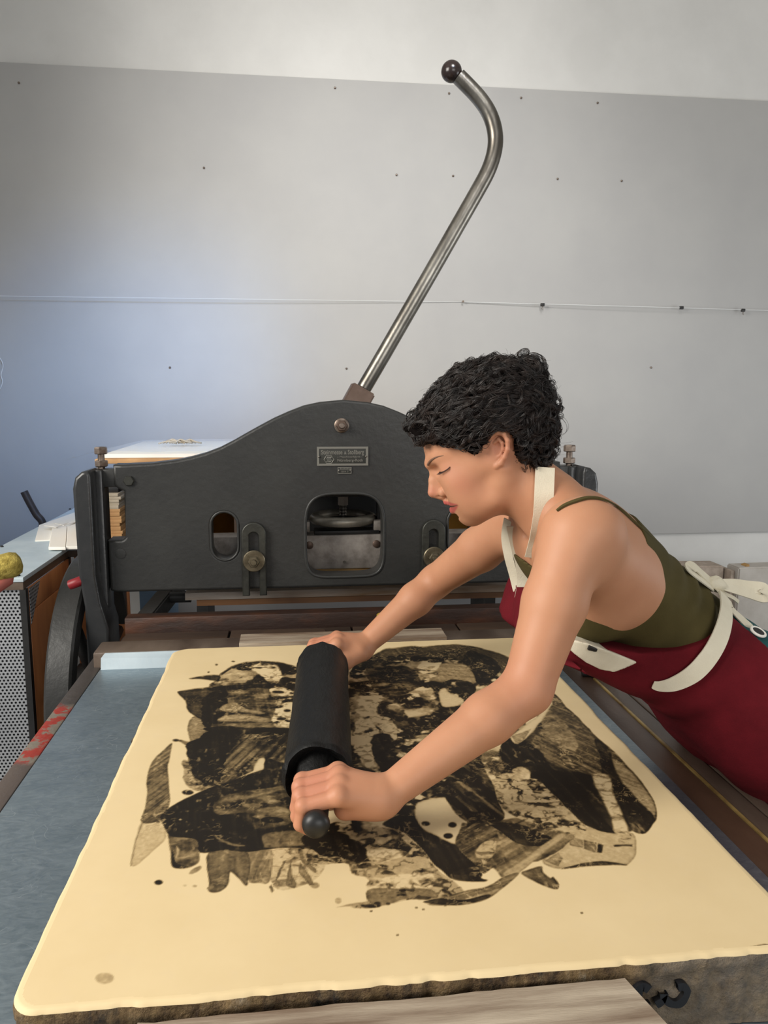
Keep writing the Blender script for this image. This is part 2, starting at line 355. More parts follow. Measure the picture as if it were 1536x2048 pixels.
for px, py in ((670, 176), (898, 187), (1042, 196), (1243, 362), (1115, 358), (906, 352), (793, 350), (408, 336), (340, 735), (693, 737), (1302, 735), (38, 166), (1195, 206)):
    p = un(px, py, 'y', WALL-.0205); o = lathe('nail', [(.0045, 0), (.0045, .004), (.002, .006)], p, (0, -1, 0), M['bolt'], None, 8)
    tag(o, 'small nail head in the grey wall panel', 'nail', 'nail heads in the grey wall panel')
# string with clips
def wallp(px, py, off=.03): return un(px, py, 'y', WALL-.02-off)
tag(tube('cord', smooth_path([wallp(-160, 588), wallp(0, 592), wallp(460, 598), wallp(924, 604, .004)], 6), .0014, M['string'], None, 6), 'thin white string on the left half of the grey panel, tied at the hook', 'string')
tag(tube('cord', smooth_path([wallp(924, 604, .006), wallp(1230, 612), wallp(1536, 621), wallp(1800, 628)], 6), .0018, M['string'], None, 6), 'thin white string right of the hook with small black clips on it', 'string')
hk = lathe('hook', [(.002, -.002), (.002, .018), (.005, .02), (.005, .024)], wallp(924, 604, -.0), (0, -1, 0), M['bolt'], None, 8); tag(hk, 'small metal hook where the two white strings meet', 'hook')
tag(tube('cord', smooth_path([wallp(-14, 700, .01), wallp(1, 718, .01), wallp(6, 732, .01), wallp(2, 750, .01), wallp(5, 764, .01), wallp(-2, 780, .01), wallp(-20, 790, .01)], 6), .0018, M['string'], None, 6), 'loose loop of white string at the left edge of the wall', 'string')
for px, py, lab in ((1085, 610, 'black clip on the string nearest the woman, above her hair'), (1363, 616, 'middle black clip of the three on the string, without a loose wire tail'), (1486, 621, 'rightmost black clip on the string, with a wire tail hanging')):
    p = wallp(px, py); c = empty('binder_clip', p, lab, 'clip', 'clips on the wall string')
    box('clip_body', (p[0]-.009, p[0]+.009), (p[1]-.006, p[1]+.006), (p[2]-.006, p[2]+.008), M['black'], c, .002)
    if px != 1363: tube('wire_handle', [p+[0, 0, -.006], p+[-.004, -.002, -.018], p+[0.003, -.003, -.02], p+[.002, 0, -.006]], .001, M['bolt'], c, 6)

# ------------------------------------------------------------------ the press
XC, YP = .1375, 2.05
press = empty('lithography_press', (XC, 2.15, FLOOR), 'dark grey cast iron lithography press with a tall bent steel lever', 'printing press')
def P2(px, py, y=YP): q = un(px, py, 'y', y); return (q[0], q[2])
# yoke outline: traced half, mirrored about the middle
half = [P2(*q) for q in ((693, 801), (640, 804), (608, 811), (577, 823), (548, 836), (520, 851), (493, 866), (467, 881), (438, 896), (409, 907), (380, 915), (351, 921), (303, 927), (245, 930))]
half = [(XC, 1.4405)]+[(x, z) for x, z in half[1:]]
xl = -.4545
half = [h for h in half if h[0] > xl]+[(xl, 1.274), (xl, 1.222)]
notch = [(xl+.008, 1.214), (-.4305, 1.206)]+[(-.4305, 1.09)]+arc(-.4455, 1.093, .015, 0, -80, 4)+[(-.476, 1.078)]
half = half+notch+[(-.476, .945), (-.462, .9395)]
outline = [(x, z) for x, z in half]+[(2*XC-x, z) for x, z in half[::-1]]
big = []
for i in range(48):
    t = 2*math.pi*i/48; c, s = math.cos(t), math.sin(t); ex = .38 if s < 0 else .55
    big.append((.1385+.103*abs(c)**ex*np.sign(c), 1.078+(.113 if s > 0 else .108)*abs(s)**(.55 if s > 0 else .42)*np.sign(s)))
def stad(xc, z0, z1, r): return arc(xc, z1-r, r, 0, 180, 10)+arc(xc, z0+r, r, 180, 360, 10)
ov = stad(-.1785, 1.021, 1.148, .0345)
yoke = curve_plate('yoke', [outline, big, ov, [(2*XC-x, z) for x, z in ov]], .07, .007, M['cast'], press, (0, YP, 0))
# raised rims round the openings
for nm, lp, r in (('opening_rim', big, .006), ('opening_rim', ov, .005), ('opening_rim', [(2*XC-x, z) for x, z in ov], .005)):
    cx = np.mean([p[0] for p in lp]); cz = np.mean([p[1] for p in lp])
    tube(nm, [(cx+(x-cx)*1.03, YP+.0015, cz+(z-cz)*1.03) for x, z in lp], r*.75, M['cast'], yoke, 8, True)
# side posts
for sgn in (-1, 1):
    X = lambda x: (x if sgn < 0 else 2*XC-x)
    a = X(-.535); b = X(-.483); c = X(-.470)
    post = curve_plate('side_post', [[(p, z) for p, z in [(X(-.528), FLOOR), (X(-.528), .92), (X(-.538), 1.0), (X(-.541), 1.22), (X(-.534), 1.248), (X(-.518), 1.262), (X(-.500), 1.266), (X(-.496), 1.25), (X(-.496), 1.0), (X(-.488), .93), (X(-.470), .86), (X(-.470), FLOOR)]]], .12, .008, M['castgloss'], press, (0, YP-.06, 0))
    box('post_web', sorted((X(-.500), X(-.480))), (YP-.01, YP+.06), (FLOOR, 1.262), M['castgloss'], post, .004)
    box('post_cap', sorted((X(-.498), X(-.446))), (YP+.006, YP+.06), (1.216, 1.262), M['cast'], post, .003)
    bx = X(-.489); by = YP+.03
    bt = lathe('adjusting_bolt', [(.0085, -.05), (.0085, .052), (.006, .054)], (bx, by, 1.265), (0, 0, 1), M['bolt'], press, 16)
    lathe('bolt_head', [(.0155, 0), (.0165, .002), (.0165, .015), (.0145, .0185)], (bx, by, 1.3), (0, 0, 1), M['bolt'], bt, 6, angle=20)
    lathe('lock_nut', [(.0150, 0), (.0165, .002), (.0165, .014), (.015, .016)], (bx, by, 1.2675), (.0, 0, 1), M['bolt'], bt, 6, angle=20)
    hb = lathe('hex_bolt', [(.014, 0), (.014, .006), (.012, .0085)], (X(-.4155), YP, 1.233), (0, -1, 0), M['brass'], press, 6, angle=20)
    lathe('plug', [(.0135, 0), (.0135, .0025), (.011, .003)], (X(-.4455), YP+.001, 1.043), (0, -1, 0), M['cast'], press, 20)
# middle bolt
c = P2(683, 851); b0 = lathe('pivot_bolt', [(.0195, 0), (.0195, .005), (.017, .007)], (c[0], YP, c[1]), (0, -1, 0), M['bolt'], press, 24)
lathe('nut', [(.0155, .006), (.0155, .016), (.013, .019)], (c[0], YP, c[1]), (0, -1, 0), M['socket'], b0, 6, angle=20); lathe('stud', [(.008, .018), (.008, .024), (.006, .026)], (c[0], YP, c[1]), (0, -1, 0), M['bolt'], b0, 14)
# name plates
def bolted(parent, x, z, y, r=.0028): lathe('rivet', [(r, 0), (r*.8, .0015), (r*.3, .0022)], (x, y, z), (0, -1, 0), M['steel'], parent, 10)
x0, x1, z0, z1 = .0655, .2005, 1.2685, 1.3185
np_ = box('name_plate', (x0, x1), (YP-.003, YP+.002), (z0, z1), M['platedark'], press, .0008)
bm = bmesh.new()
for X, Z in (((x0, x1), (z1-.0055, z1)), ((x0, x1), (z0, z0+.0055)), ((x0, x0+.006), (z0+.0055, z1-.0055)), ((x1-.006, x1), (z0+.0055, z1-.0055))): bm_box(bm, X, (YP-.0045, YP-.003), Z)
from_bm('plate_border', bm, M['plate'], np_)
yt = YP-.0034
def cond(body, x, z, size, width): text('lettering', body, size, M['plate'], np_, (x, yt, z), width)
cond('Steinmesse', x0+.0115, z0+.0300, .0165, .0555); cond('&', x0+.0715, z0+.0300, .0105, .0065); cond('Stollberg', x0+.0815, z0+.0300, .0165, .0425)
cond('Maschinenfabrik', x0+.060, z0+.0212, .0062, .055); cond('- ', x0+.0535, z0+.0212, .0062, .003); cond('-', x0+.117, z0+.0212, .0062, .003)
cond('N\u00fcrnberg-Roth', x0+.054, z0+.0108, .0098, .067)
hx, hz = x0+.0315, z0+.0165
hexo = [(hx+.0130*math.cos(math.radians(60*i)), hz+.0118*math.sin(math.radians(60*i))) for i in range(6)]
tube('emblem', [(a, yt, b) for a, b in hexo], .0008, M['plate'], np_, 6, True)
for dx in (-.0022, .0042):
    for dx2 in (-.002, .0012):
        tube('emblem', [(hx+dx+dx2+.0012, yt, hz+.007), (hx+dx+dx2-.0022, yt, hz+.0022), (hx+dx+dx2+.0014, yt, hz-.0012), (hx+dx+dx2-.0016, yt, hz-.007)], .00055, M['plate'], np_, 6)
bolted(np_, x0+.0055, (z0+z1)/2-.001, YP-.0045); bolted(np_, x1-.0055, (z0+z1)/2-.001, YP-.0045)
x0, x1, z0, z1 = P2(670, 0)[0], P2(700, 0)[0], P2(0, 953)[1], P2(0, 939)[1]
n2 = box('serial_plate', (x0, x1), (YP-.002, YP+.002), (z0, z1), M['platedark'], press, .0005)
bm = bmesh.new()
for X, Z in (((x0, x1), (z1-.0018, z1)), ((x0, x1), (z0, z0+.0018)), ((x0, x0+.0018), (z0+.0018, z1-.0018)), ((x1-.0018, x1), (z0+.0018, z1-.0018))): bm_box(bm, X, (YP-.0032, YP-.002), Z)
from_bm('plate_border', bm, M['plate'], n2)
bm = bmesh.new()
for k in range(9): bm_box(bm, (x0+.007+k*.0031, x0+.0091+k*.0031), (YP-.0027, YP-.0019), (z0+.0112, z0+.0136+.0008*(k % 3 == 0)))
from_bm('worn_lettering', bm, M['plate'], n2)
text('lettering', '1014  7', .0056, M['plate'], n2, (x0+.010, YP-.0023, z0+.0036), .0185)
bolted(n2, x0+.003, (z0+z1)/2, YP-.003, .0021); bolted(n2, x1-.003, (z0+z1)/2, YP-.003, .0021)
# slotted guide brackets with washers and bolts
for sgn in (-1, 1):
    X = lambda x: (x if sgn < 0 else 2*XC-x)
    xa, xb = sorted((X(-.1345), X(-.0705))); xm = (xa+xb)/2
    out = [(xa, .925), (xa+.019, .925), (xa+.019, 1.085)]+arc(xm, 1.082, .0135, 180, 0, 8)+[(xb-.019, .925), (xb, .925)]+arc(xm, 1.090, .032, 0, 180, 14)
    br = curve_plate('slotted_bracket', [out], .016, .003, M['brass'], press, (0, YP-.016, 0))
    lathe('washer', [(.0275, 0), (.029, .002), (.029, .006), (.027, .008)], (xm+.0, YP-.016, 1.02), (0, -1, 0), M['washer'], br, 32)
    lathe('hex_nut', [(.0155, .008), (.0155, .018), (.0135, .0205)], (xm, YP-.016, 1.02), (0, -1, 0), M['washer'], br, 6, angle=20)
    lathe('stud', [(.0085, .02), (.0085, .027), (.007, .029)], (xm, YP-.016, 1.02), (0, -1, 0), M['washer'], br, 16)
# lever
YL = 2.13
lp = [un(px, py, 'y', YL) for px, py in ((728, 776), (762, 718), (800, 652), (860, 548), (920, 443), (957, 378), (976, 342), (987, 310), (991, 280), (987, 250), (976, 222), (959, 197), (938, 174), (917, 153))]
lev = tube('lever', smooth_path(lp, 5), .0205, M['steel'], press, 20)
sock = [un(px, py, 'y', YL) for px, py in ((706, 815), (727, 777))]
d = Vector(sock[1]-sock[0]); d.normalize(); sd = Vector((d.z, 0, -d.x)); bm = bmesh.new(); o = Vector(sock[0])-d*.04; L = (Vector(sock[1])-o).length
P8 = [tuple(o+sd*(sx*.034)+Vector((0, sy*.034, 0))+d*(L if k else 0)) for k in (0, 1) for sx, sy in ((-1, -1), (1, -1), (1, 1), (-1, 1))]
hexa('lever_socket', P8, M['socket'], lev, .004)
bp = un(903, 143, 'y', YL); bm = bmesh.new(); bmesh.ops.create_uvsphere(bm, u_segments=32, v_segments=20, radius=.027); bmesh.ops.translate(bm, vec=Vector(bp), verts=bm.verts)
from_bm('ball_knob', bm, M['ball'], lev, True)
# works seen through the openings
wheel = tube('handwheel', [(.1455+.083*math.cos(t), 2.235+.083*math.sin(t), 1.099) for t in np.linspace(0, 2*math.pi, 49)[:-1]], .0145, M['wheelsteel'], press, 14, True)
bm = bmesh.new()
for k in range(3): t = math.radians(90+120*k); bm_tube(bm, [(.1455, 2.235, 1.099), (.1455+.08*math.cos(t), 2.235+.08*math.sin(t), 1.099)], .008, 8)
from_bm('spokes', bm, M['black'], wheel, True)
lathe('threaded_spindle', [(.0095 if i % 2 else .0112, 1.045+.0045*i) for i in range(40)], (.1455, 2.235, 0), (0, 0, 1), M['steel'], press, 16)
lathe('spindle_nut', [(.0165, 1.138), (.0165, 1.164)], (.1455, 2.235, 0), (0, 0, 1), M['greyplate'], press, 6, angle=20)
sb = box('scraper_box', (-.30, .575), (2.16, 2.235), (.965, 1.062), M['greyplate'], press, .003)
box('guide_block', (.06, .245), (2.168, 2.23), (1.062, 1.073), M['black'], sb, .002)
for x in (.046, .235): lathe('bolt_head', [(.011, 0), (.011, .003), (.009, .0045)], (x, 2.16, 1.035), (0, -1, 0), M['socket'], sb, 20)
lathe('grease_nipple', [(.004, 0), (.003, .01)], (.144, 2.16, .985), (0, -1, 0), M['steel'], sb, 10)
box('scraper_blade', (-.29, .565), (2.17, 2.22), (.935, .965), M['scraperwood'], sb, .003)
box('top_beam', (.0, .277), (2.2, 2.42), (1.165, 1.30), M['black'], press, .006)
box('back_plate', (-.02, .297), (2.42, 2.44), (.95, 1.30), M['black'], press, .002)
for x in (.03, .247): box('beam_bracket', (x-.018, x+.018), (2.17, 2.2), (1.07, 1.1), M['greyplate'], press, .003)
for x in (.022, .256): box('guide_post', (x-.014, x+.014), (2.2, 2.23), (1.062, 1.18), M['black'], press, .003)
# lower iron work between the posts
box('cross_tie', (-.462, .737), (2.3, 2.38), (.50, .62), M['black'], press, .008)
for sgn in (-1, 1):
    X = lambda x: (x if sgn < 0 else 2*XC-x)
    P = [(X(-.43), 1.99, .865), (X(-.385), 1.99, .865), (X(-.30), 2.42, .94), (X(-.345), 2.42, .94)]
    hexa('frame_arm', [(x, y, z) for x, y, z in P]+[(x, y, z-.05) for x, y, z in P], M['cast'], press, .004)
    box('arm_stay', sorted((X(-.405), X(-.395))), (1.995, 2.4), (.83, .86), M['black'], press)
    lathe('roller_pin', [(.016, 0), (.016, .07)], (X(-.36), 2.2, .885), (-sgn*1.0, 0, 0), M['black'], press, 14)
# flywheel beside the left post (wheel on an axle across the press)
pts = [un(px, py, 'x', -.605)[1:] for px, py in ((160, 1105), (103, 1230), (86, 1440))]
(ax_, ay_), (bx_, by_), (cx_, cy_) = pts
D = 2*(ax_*(by_-cy_)+bx_*(cy_-ay_)+cx_*(ay_-by_))
ux = ((ax_**2+ay_**2)*(by_-cy_)+(bx_**2+by_**2)*(cy_-ay_)+(cx_**2+cy_**2)*(ay_-by_))/D
uy = ((ax_**2+ay_**2)*(cx_-bx_)+(bx_**2+by_**2)*(ax_-cx_)+(cx_**2+cy_**2)*(bx_-ax_))/D
FR = math.hypot(ax_-ux, ay_-uy); print('flywheel', ux, uy, FR)
fly = empty('flywheel', (-.57, ux, uy-FR), 'large dark iron flywheel standing beside the left post of the press', 'flywheel')
lathe('rim', [(FR-.05, 0), (FR-.006, 0), (FR, .006), (FR, .058), (FR-.006, .064), (FR-.05, .064), (FR-.05, 0)], (-.605, ux, uy), (1, 0, 0), M['cast'], fly, 96, False)
bm = bmesh.new()
for k in range(6):
    t = math.radians(60*k+10); bm_tube(bm, [(-.573, ux, uy), (-.573, ux+(FR-.04)*math.cos(t), uy+(FR-.04)*math.sin(t))], .018, 8)
bm_lathe(bm, [(.05, -.045), (.05, .045)], (-.573, ux, uy), (1, 0, 0), 24); from_bm('spokes', bm, M['black'], fly, True)
lathe('axle', [(.02, -.045), (.02, .04)], (-.573, ux, uy), (1, 0, 0), M['black'], fly, 16)
box('axle_stand', (-.635, -.608), (ux-.05, ux+.05), (FLOOR, uy+.02), M['black'], fly)
# red clamp beside the post
a = un(150, 1168, 'y', 2.0); tag(tube('clamp_grip', smooth_path([a+[-.012, 0, -.002], a+[.01, .0, .006], a+[.04, .03, .014]], 4), .0125, M['red'], None, 12), 'red plastic grip sticking out between the flywheel and the left press post', 'grip')

# ------------------------------------------------------------------ the sliding bed
ZB = .84
bed = empty('press_bed', (.1, 1.2, FLOOR), 'sliding iron press bed carrying the stone, with a red chipped left rail', 'press bed')
box('left_rail', (-.470, -.436), (.35, 1.83), (ZB-.08, ZB+.001), M['redframe'], bed, .003)
box('right_rail', (.598, .646), (.35, 1.83), (ZB-.08, ZB+.002), M['rail'], bed, .003)
box('brass_runner', (.646, .6505), (.35, 1.56), (ZB-.08, ZB+.0035), M['brassline'], bed)
box('outer_rail', (.6505, .686), (.35, 1.60), (ZB-.08, ZB+.001), M['railgrey'], bed, .003)
box('rail_groove', (.686, .6905), (.35, 1.6), (ZB-.08, ZB-.006), M['black'], bed)
box('guard_rail', (.6905, .712), (.35, 1.6), (ZB-.08, ZB-.001), M['railgrey'], bed, .003)
box('side_skirt', (.712, .735), (.3, 1.0), (ZB-.10, ZB-.006), M['black'], bed, .004)
box('bed_plate', (-.436, .598), (.35, 1.99), (ZB-.05, ZB-.003), M['black'], bed)
box('end_bar', (-.452, .70), (1.752, 1.835), (ZB-.02, ZB+.036), M['railgrey'], bed, .005)
eb = box('cross_beam', (-.43, .705), (1.985, 2.03), (ZB-.02, .888), M['rust'], bed, .004)
xs = [-.43, -.165, .15, .43, .70]
for i in range(4): box('floor_board', (xs[i]+.003, xs[i+1]-.003), (1.838, 1.984), (ZB-.003, ZB+.008), M['wood_dark'], bed, .002)
for x in (-.42, .56):
    for y in (.5, 1.7): box('leg', (x-.03, x+.03), (y-.03, y+.03), (FLOOR, ZB-.05), M['black'], bed)
# clamp on the right rail
ck = empty('rail_clamp', (.655, 1.575, ZB+.002), 'small black clamp lever with a chrome knob on the right rail beside the apron', 'clamp')
tube('clamp_lever', [(.628, 1.58, ZB+.006), (.655, 1.575, ZB+.010), (.70, 1.562, ZB+.008)], [.009, .011, .009], M['black'], ck, 10)
lathe('knob', [(.006, 0), (.006, .012), (.012, .016), (.012, .026), (.008, .030)], (.652, 1.585, ZB+.012), (0, 0, 1), M['steel'], ck, 16)
# zinc sheet on the bed with a turned-up end
zs = empty('zinc_sheet', (.08, 1.0, ZB), 'grey zinc sheet lying on the bed under the stone, its far end turned up', 'metal sheet')
bm = bmesh.new(); bm_box(bm, (-.434, .600), (.30, 1.742), (ZB-.002, ZB+.001)); from_bm('sheet', bm, M['zinc'], zs)
lz = [un(197, 1342, 'z', ZB+.002)[1], 0]
bm = bmesh.new(); v = [bm.verts.new(p) for p in ((-.432, 1.735, ZB), (-.432, 1.742, ZB+.026), (-.424, 1.744, ZB+.036), (.58, 1.744, ZB+.036), (.58, 1.735, ZB))]
f = bm.faces.new(v); r = bmesh.ops.extrude_face_region(bm, geom=[f]); bmesh.ops.translate(bm, vec=(0, .004, 0), verts=[e for e in r['geom'] if isinstance(e, bmesh.types.BMVert)])
from_bm('turned_up_end', bm, M['zinctop'], zs)
# loose boards and tape on the bed
def wobbly_plank(name, x, y, z, mt, label, cat, group=None, amp=.002, skew=0.0):
    bm = bmesh.new(); bm_box(bm, x, y, z); bmesh.ops.subdivide_edges(bm, edges=[e for e in bm.edges if abs((e.verts[0].co-e.verts[1].co).x) > .02], cuts=30)
    for v in bm.verts:
        n = (fbm(np.array([tuple(v.co)]), 25, 3)[0]-.5)*amp*2; v.co.y += n; v.co.z += n*.4 if v.co.z > (z[0]+z[1])/2 else 0
        if v.co.x > x[1]-1e-4: v.co.x += skew*(v.co.y-y[1])
    return tag(from_bm(name, bm, mt, None, angle=30), label, cat, group)
bb = tag(curve_plate('cardboard_piece', [rrect(-.082, .080, 1.868, 1.955, .018)], .006, .001, M['wood_dark'], None, (0, 0, ZB+.0082), (1, 0, 0), (0, 1, 0), (0, 0, 1)), 'thin brown board with rounded corners lying behind the stone', 'board')
tp = empty('tape_roll', (.243, 1.905, ZB+.008), 'roll of yellow packing tape standing behind the stone', 'tape')
lathe('tape', [(.026, 0), (.0345, 0), (.0345, .05), (.026, .05)], (.243, 1.905, ZB+.009), (0, 0, 1), M['tape'], tp, 40, False)
lathe('core', [(.0262, .0005), (.0235, .0005), (.0235, .0505), (.0262, .0505)], (.243, 1.905, ZB+.009), (0, 0, 1), M['tapecore'], tp, 40, False)
wobbly_plank('tympan_plank', (-.295, .62), (2.118, 2.16), (.896, .916), M['wood_tymp'], 'long worn grey-brown plank under the yoke of the press', 'plank')
wobbly_plank('tympan_strip', (-.265, .60), (2.122, 2.16), (.878, .894), M['stripwood'], 'orange-brown wooden strip under the long worn plank', 'plank', None, .001)
for x in (-.25, .56): tag(box('plank_bracket', (x-.015, x+.015), (2.12, 2.30), (.62, .878), M['black']), 'dark iron support under the %s end of the worn plank' % ('left' if x < 0 else 'right'), 'bracket')
tag(box('paper_sheet', (-.32, .62), (2.41, 2.66), (.60, .603), M['paper']), 'white paper sheet seen low under the press', 'paper')
pst = tag(box('shelf_board', (-.45, .72), (2.40, 2.68), (.57, .60), M['wood_dark']), 'dark board carrying the white paper under the press', 'board')
# ------------------------------------------------------------------ table at the left
ZT = .974
tb = empty('zinc_topped_cabinet', (-.82, 2.8, FLOOR), 'cabinet with perforated steel sides and a pale zinc top', 'cabinet')
curve_plate('table_top', [[(-.925, 2.1), (-.708, 2.1), (-.708, 2.525), (-.535, 2.525), (-.535, 3.5), (-.925, 3.5)]], .012, .001, M['zinctop'], tb, (0, 0, ZT-.012), (1, 0, 0), (0, 1, 0), (0, 0, 1))
curve_plate('top_frame', [[(-.923, 2.103), (-.710, 2.103), (-.710, 2.528), (-.537, 2.528), (-.537, 3.48), (-.923, 3.48)]], .022, .001, M['railgrey'], tb, (0, 0, ZT-.034), (1, 0, 0), (0, 1, 0), (0, 0, 1))
box('front_panel', (-.91, -.716), (2.112, 2.118), (FLOOR+.02, ZT-.034), M['perf'], tb)
hexa('side_panel', [(-.704, 2.126, ZT-.036), (-.704, 2.215, ZT-.036), (-.704, 2.127, ZT-.135), (-.704, 2.126, ZT-.135), (-.702, 2.126, ZT-.036), (-.702, 2.215, ZT-.036), (-.702, 2.127, ZT-.135), (-.702, 2.126, ZT-.135)], M['perf'], tb)
for x, y in ((-.713, 2.112), (-.915, 2.112), (-.713, 2.52), (-.915, 3.46)): box('corner_post', (x-.008, x+.008), (y-.008, y+.012), (FLOOR, ZT-.034), M['black'], tb)
box('wood_panel', (-.70, -.535), (2.55, 2.57), (FLOOR, ZT-.034), M['orange_wood'], tb, .002)
box('wood_panel', (-.712, -.705), (2.13, 2.54), (FLOOR, ZT-.105), M['orange_wood'], tb, .001)
box('wood_panel', (-.712, -.706), (2.13, 2.54), (ZT-.102, ZT-.036), M['orange_wood'], tb, .001)
for px, py in ((37, 1152), (4, 1094), (140, 1019)):
    p = un(px, py, 'z', ZT); lathe('screw', [(.005, 0), (.005, .003), (.003, .005)], p, (0, 0, 1), M['black'], tb, 10)
# papers on the cabinet
def sheet(name, pts, z, th, mt, label, cat='paper', group=None, curl=0.0):
    q = [un(px, py, 'z', z) for px, py in pts]; q = [(a[0], a[1]) for a in q]
    return tag(curve_plate(name, [q], th, th*.2, mt, None, (0, 0, z-th), (1, 0, 0), (0, 1, 0), (0, 0, 1)), label, cat, group)
sheet('paper_pad', ((70, 1081), (78, 1050), (162, 1020), (168, 1070), (128, 1078)), ZT+.004, .004, M['paper'], 'loose white sheet under the folded packet on the zinc top')
sheet('paper_packet', ((97, 1094), (104, 1056), (134, 1052), (131, 1094)), ZT+.014, .010, M['paper'], 'folded white paper packet at the left on the zinc top')
sheet('paper_packet', ((132, 1093), (135, 1052), (172, 1034), (178, 1092)), ZT+.014, .010, M['paper'], 'white paper packet pushed against the stack of boards')
sheet('paper_scrap', ((88, 1051), (108, 1046), (128, 1050), (150, 1044), (160, 1036), (140, 1044), (112, 1054)), ZT+.0205, .002, M['paper'], 'torn narrow strip of white paper on the packets')
# boards stacked behind the post
nb = 15; zb = ZT+.001
for i in range(nb):
    th = [.012, .010, .014, .009, .016, .010, .012, .011, .013, .010, .012, .008, .010, .009, .010][i]; j = RNG.uniform(-.006, .006); k = RNG.uniform(-.006, .006)
    top = i > nb-6
    o = box('board', (-.672+k, -.545+j), (2.535+RNG.uniform(-.003, .003), 3.05), (zb, zb+th), M['greyboard'] if top else M['cardboard'], None, .001); zb += th
    tag(o, ('grey board in the upper part of the stack behind the left press post' if top else 'brown board in the lower part of the stack behind the left press post'), 'board', 'grey boards on the stack' if top else 'brown boards in the stack')
tag(box('iron_weight', (-.66, -.553), (2.56, 2.9), (zb, zb+.022), M['black'], None, .004), 'black iron bar weighing down the stack of boards', 'weight')
# hose behind the cabinet
hp = [un(px, py, 'y', 3.2) for px, py in ((48, 983), (58, 1003), (72, 1028), (86, 1050), (80, 1100), (40, 1180))]
hp += [np.array([hp[-1][0]-.06, 3.2, .35]), np.array([hp[-1][0]-.06, 3.2, FLOOR+.0145])]
hs = tag(tube('hose', smooth_path(hp, 6), .0145, M['rubber'], None, 14), 'black rubber hose rising behind the zinc topped cabinet', 'hose')
a, b = hp[3], hp[3]+(hp[4]-hp[3])*.5
lathe('hose_clamp', [(.0165, 0), (.0185, .01), (.0165, .02), (.0185, .03), (.0165, .05)], a, (b-a), M['blueclamp'], hs, 16)
# yellow sponge roller
sg = empty('sponge_holder', (-.80, 2.12, ZT), 'yellow sponge on a pinkish handle lying over the corner of the zinc top', 'sponge')
e0 = un(-60, 1155, 'y', 1.95); e1 = un(41, 1124, 'y', 1.98); ph = [e0+(e1-e0)*t for t in (0, .3, .6, .85, .97, 1.02)]
so = tube('sponge', ph, [.034, .034, .033, .032, .026, .013], M['sponge'], sg, 20)
h0 = un(14, 1158, 'y', 1.97); h1 = un(-40, 1195, 'y', 1.92); tube('handle', [h0+[.0, .01, .018], h0, h1], [.016, .018, .018], M['pink'], sg, 12)
# yellow drawer unit behind the press, with prints on top
yc = empty('yellow_shelf_unit', (.2, 3.1, FLOOR), 'yellow metal shelf unit behind the press, partly seen through its openings', 'shelf unit')
box('back_panel', (-.52, .85), (3.3, 3.31), (.78, 1.235), M['yellow'], yc)
box('lower_panel', (-.53, -.40), (2.70, 2.72), (FLOOR, .90), M['bluegrey'], yc)
box('lower_panel', (-.40, .85), (2.70, 2.72), (FLOOR, .90), M['underpanel'], yc)
box('top_panel', (-.62, .87), (2.55, 3.31), (1.235, 1.25), M['cardboard'], yc, .002)
for x in (-.52, -.195, .1, .5, .84): box('partition', (x-.008, x+.008), (2.72, 3.3), (FLOOR, 1.235), M['wood_dark'], yc)
for z in (.62, 1.075): box('shelf', (-.51, .83), (2.72, 3.3), (z, z+.012), M['wood_dark'] if z > 1 else M['yellow'], yc)
tag(box('print_stack', (-.60, .03), (2.58, 3.28), (1.251, 1.264), M['paper'], None, .001), 'stack of cream paper on top of the yellow shelf unit', 'paper')
tag(box('print_stack', (.1, .83), (2.7, 3.28), (1.251, 1.259), M['paper2'], None, .001), 'low stack of cream paper behind the woman on the shelf unit', 'paper')
def film():
    nx, ny = 40, 10; v = []; f = []
    for j in range(ny+1):
        for i in range(nx+1):
            x = -.72+1.62*i/nx; y = 2.56+.72*j/ny; e = max(0, -.60-x)
            z = 1.2665-e*e*1.0-e*.16+.004*math.sin(x*9+y*3)*(x < -.4)+max(0, x-.84)*-.1+(.0035 if x > -.5 else 0.004)
            v.append((x, y, z+.003))
    for j in range(ny):
        for i in range(nx): k = j*(nx+1)+i; f.append((k, k+1, k+nx+2, k+nx+1))
    return mesh('plastic_sheet', v, f, M['film'], None, True)
tag(film(), 'clear plastic sheet drooping over the papers behind the left post', 'plastic sheet')
p0 = un(360, 886, 'y', 2.95); bm = bmesh.new()
for k in range(9): a = p0+np.array([(k-4)*.011, RNG.uniform(-.02, .02), 0]); bm_tube(bm, smooth_path([a+[-.03, 0, 0], a+[-.01, .01, .006+.004*(k % 3)], a+[.012, -.01, .008], a+[.035, 0, .001]], 3), .003, 6)
o = from_bm('cord', bm, M['greyboard'], None, True); o.location.z = 1.273; tag(o, 'crumpled bundle of grey-brown twine on the plastic sheet', 'twine')
# stones leaning at the right
def leaning(name, pts_top, y, mt, label, depth, h=.42):
    (xa, za), (xb, zb_) = [(un(px, py, 'y', y)[0], un(px, py, 'y', y)[2]) for px, py in pts_top]
    P = [(xa, y, za), (xb, y, zb_), (xb, y+depth, zb_), (xa, y+depth, za)]; z0 = FLOOR+.16
    Q = [(xa, y, z0), (xb, y, z0), (xb, y+depth, z0), (xa, y+depth, z0)]
    return tag(hexa(name, [P[0], P[3], P[2], P[1], Q[0], Q[3], Q[2], Q[1]], mt, None, .006), label, 'stone slab', 'stone slabs on the rack at the right')
leaning('stone_slab', ((1330, 1133), (1449, 1132)), 3.25, M['stonebrown'], 'brownish rough stone slab behind the bow of the apron', .12)
leaning('stone_slab', ((1478, 1136), (1610, 1131)), 3.18, M['stonegrey'], 'smooth pale grey stone slab at the right edge of the picture', .10)
lx = un(1464, 1142, 'y', 3.2); rx = un(1478, 1136, 'y', 3.18)
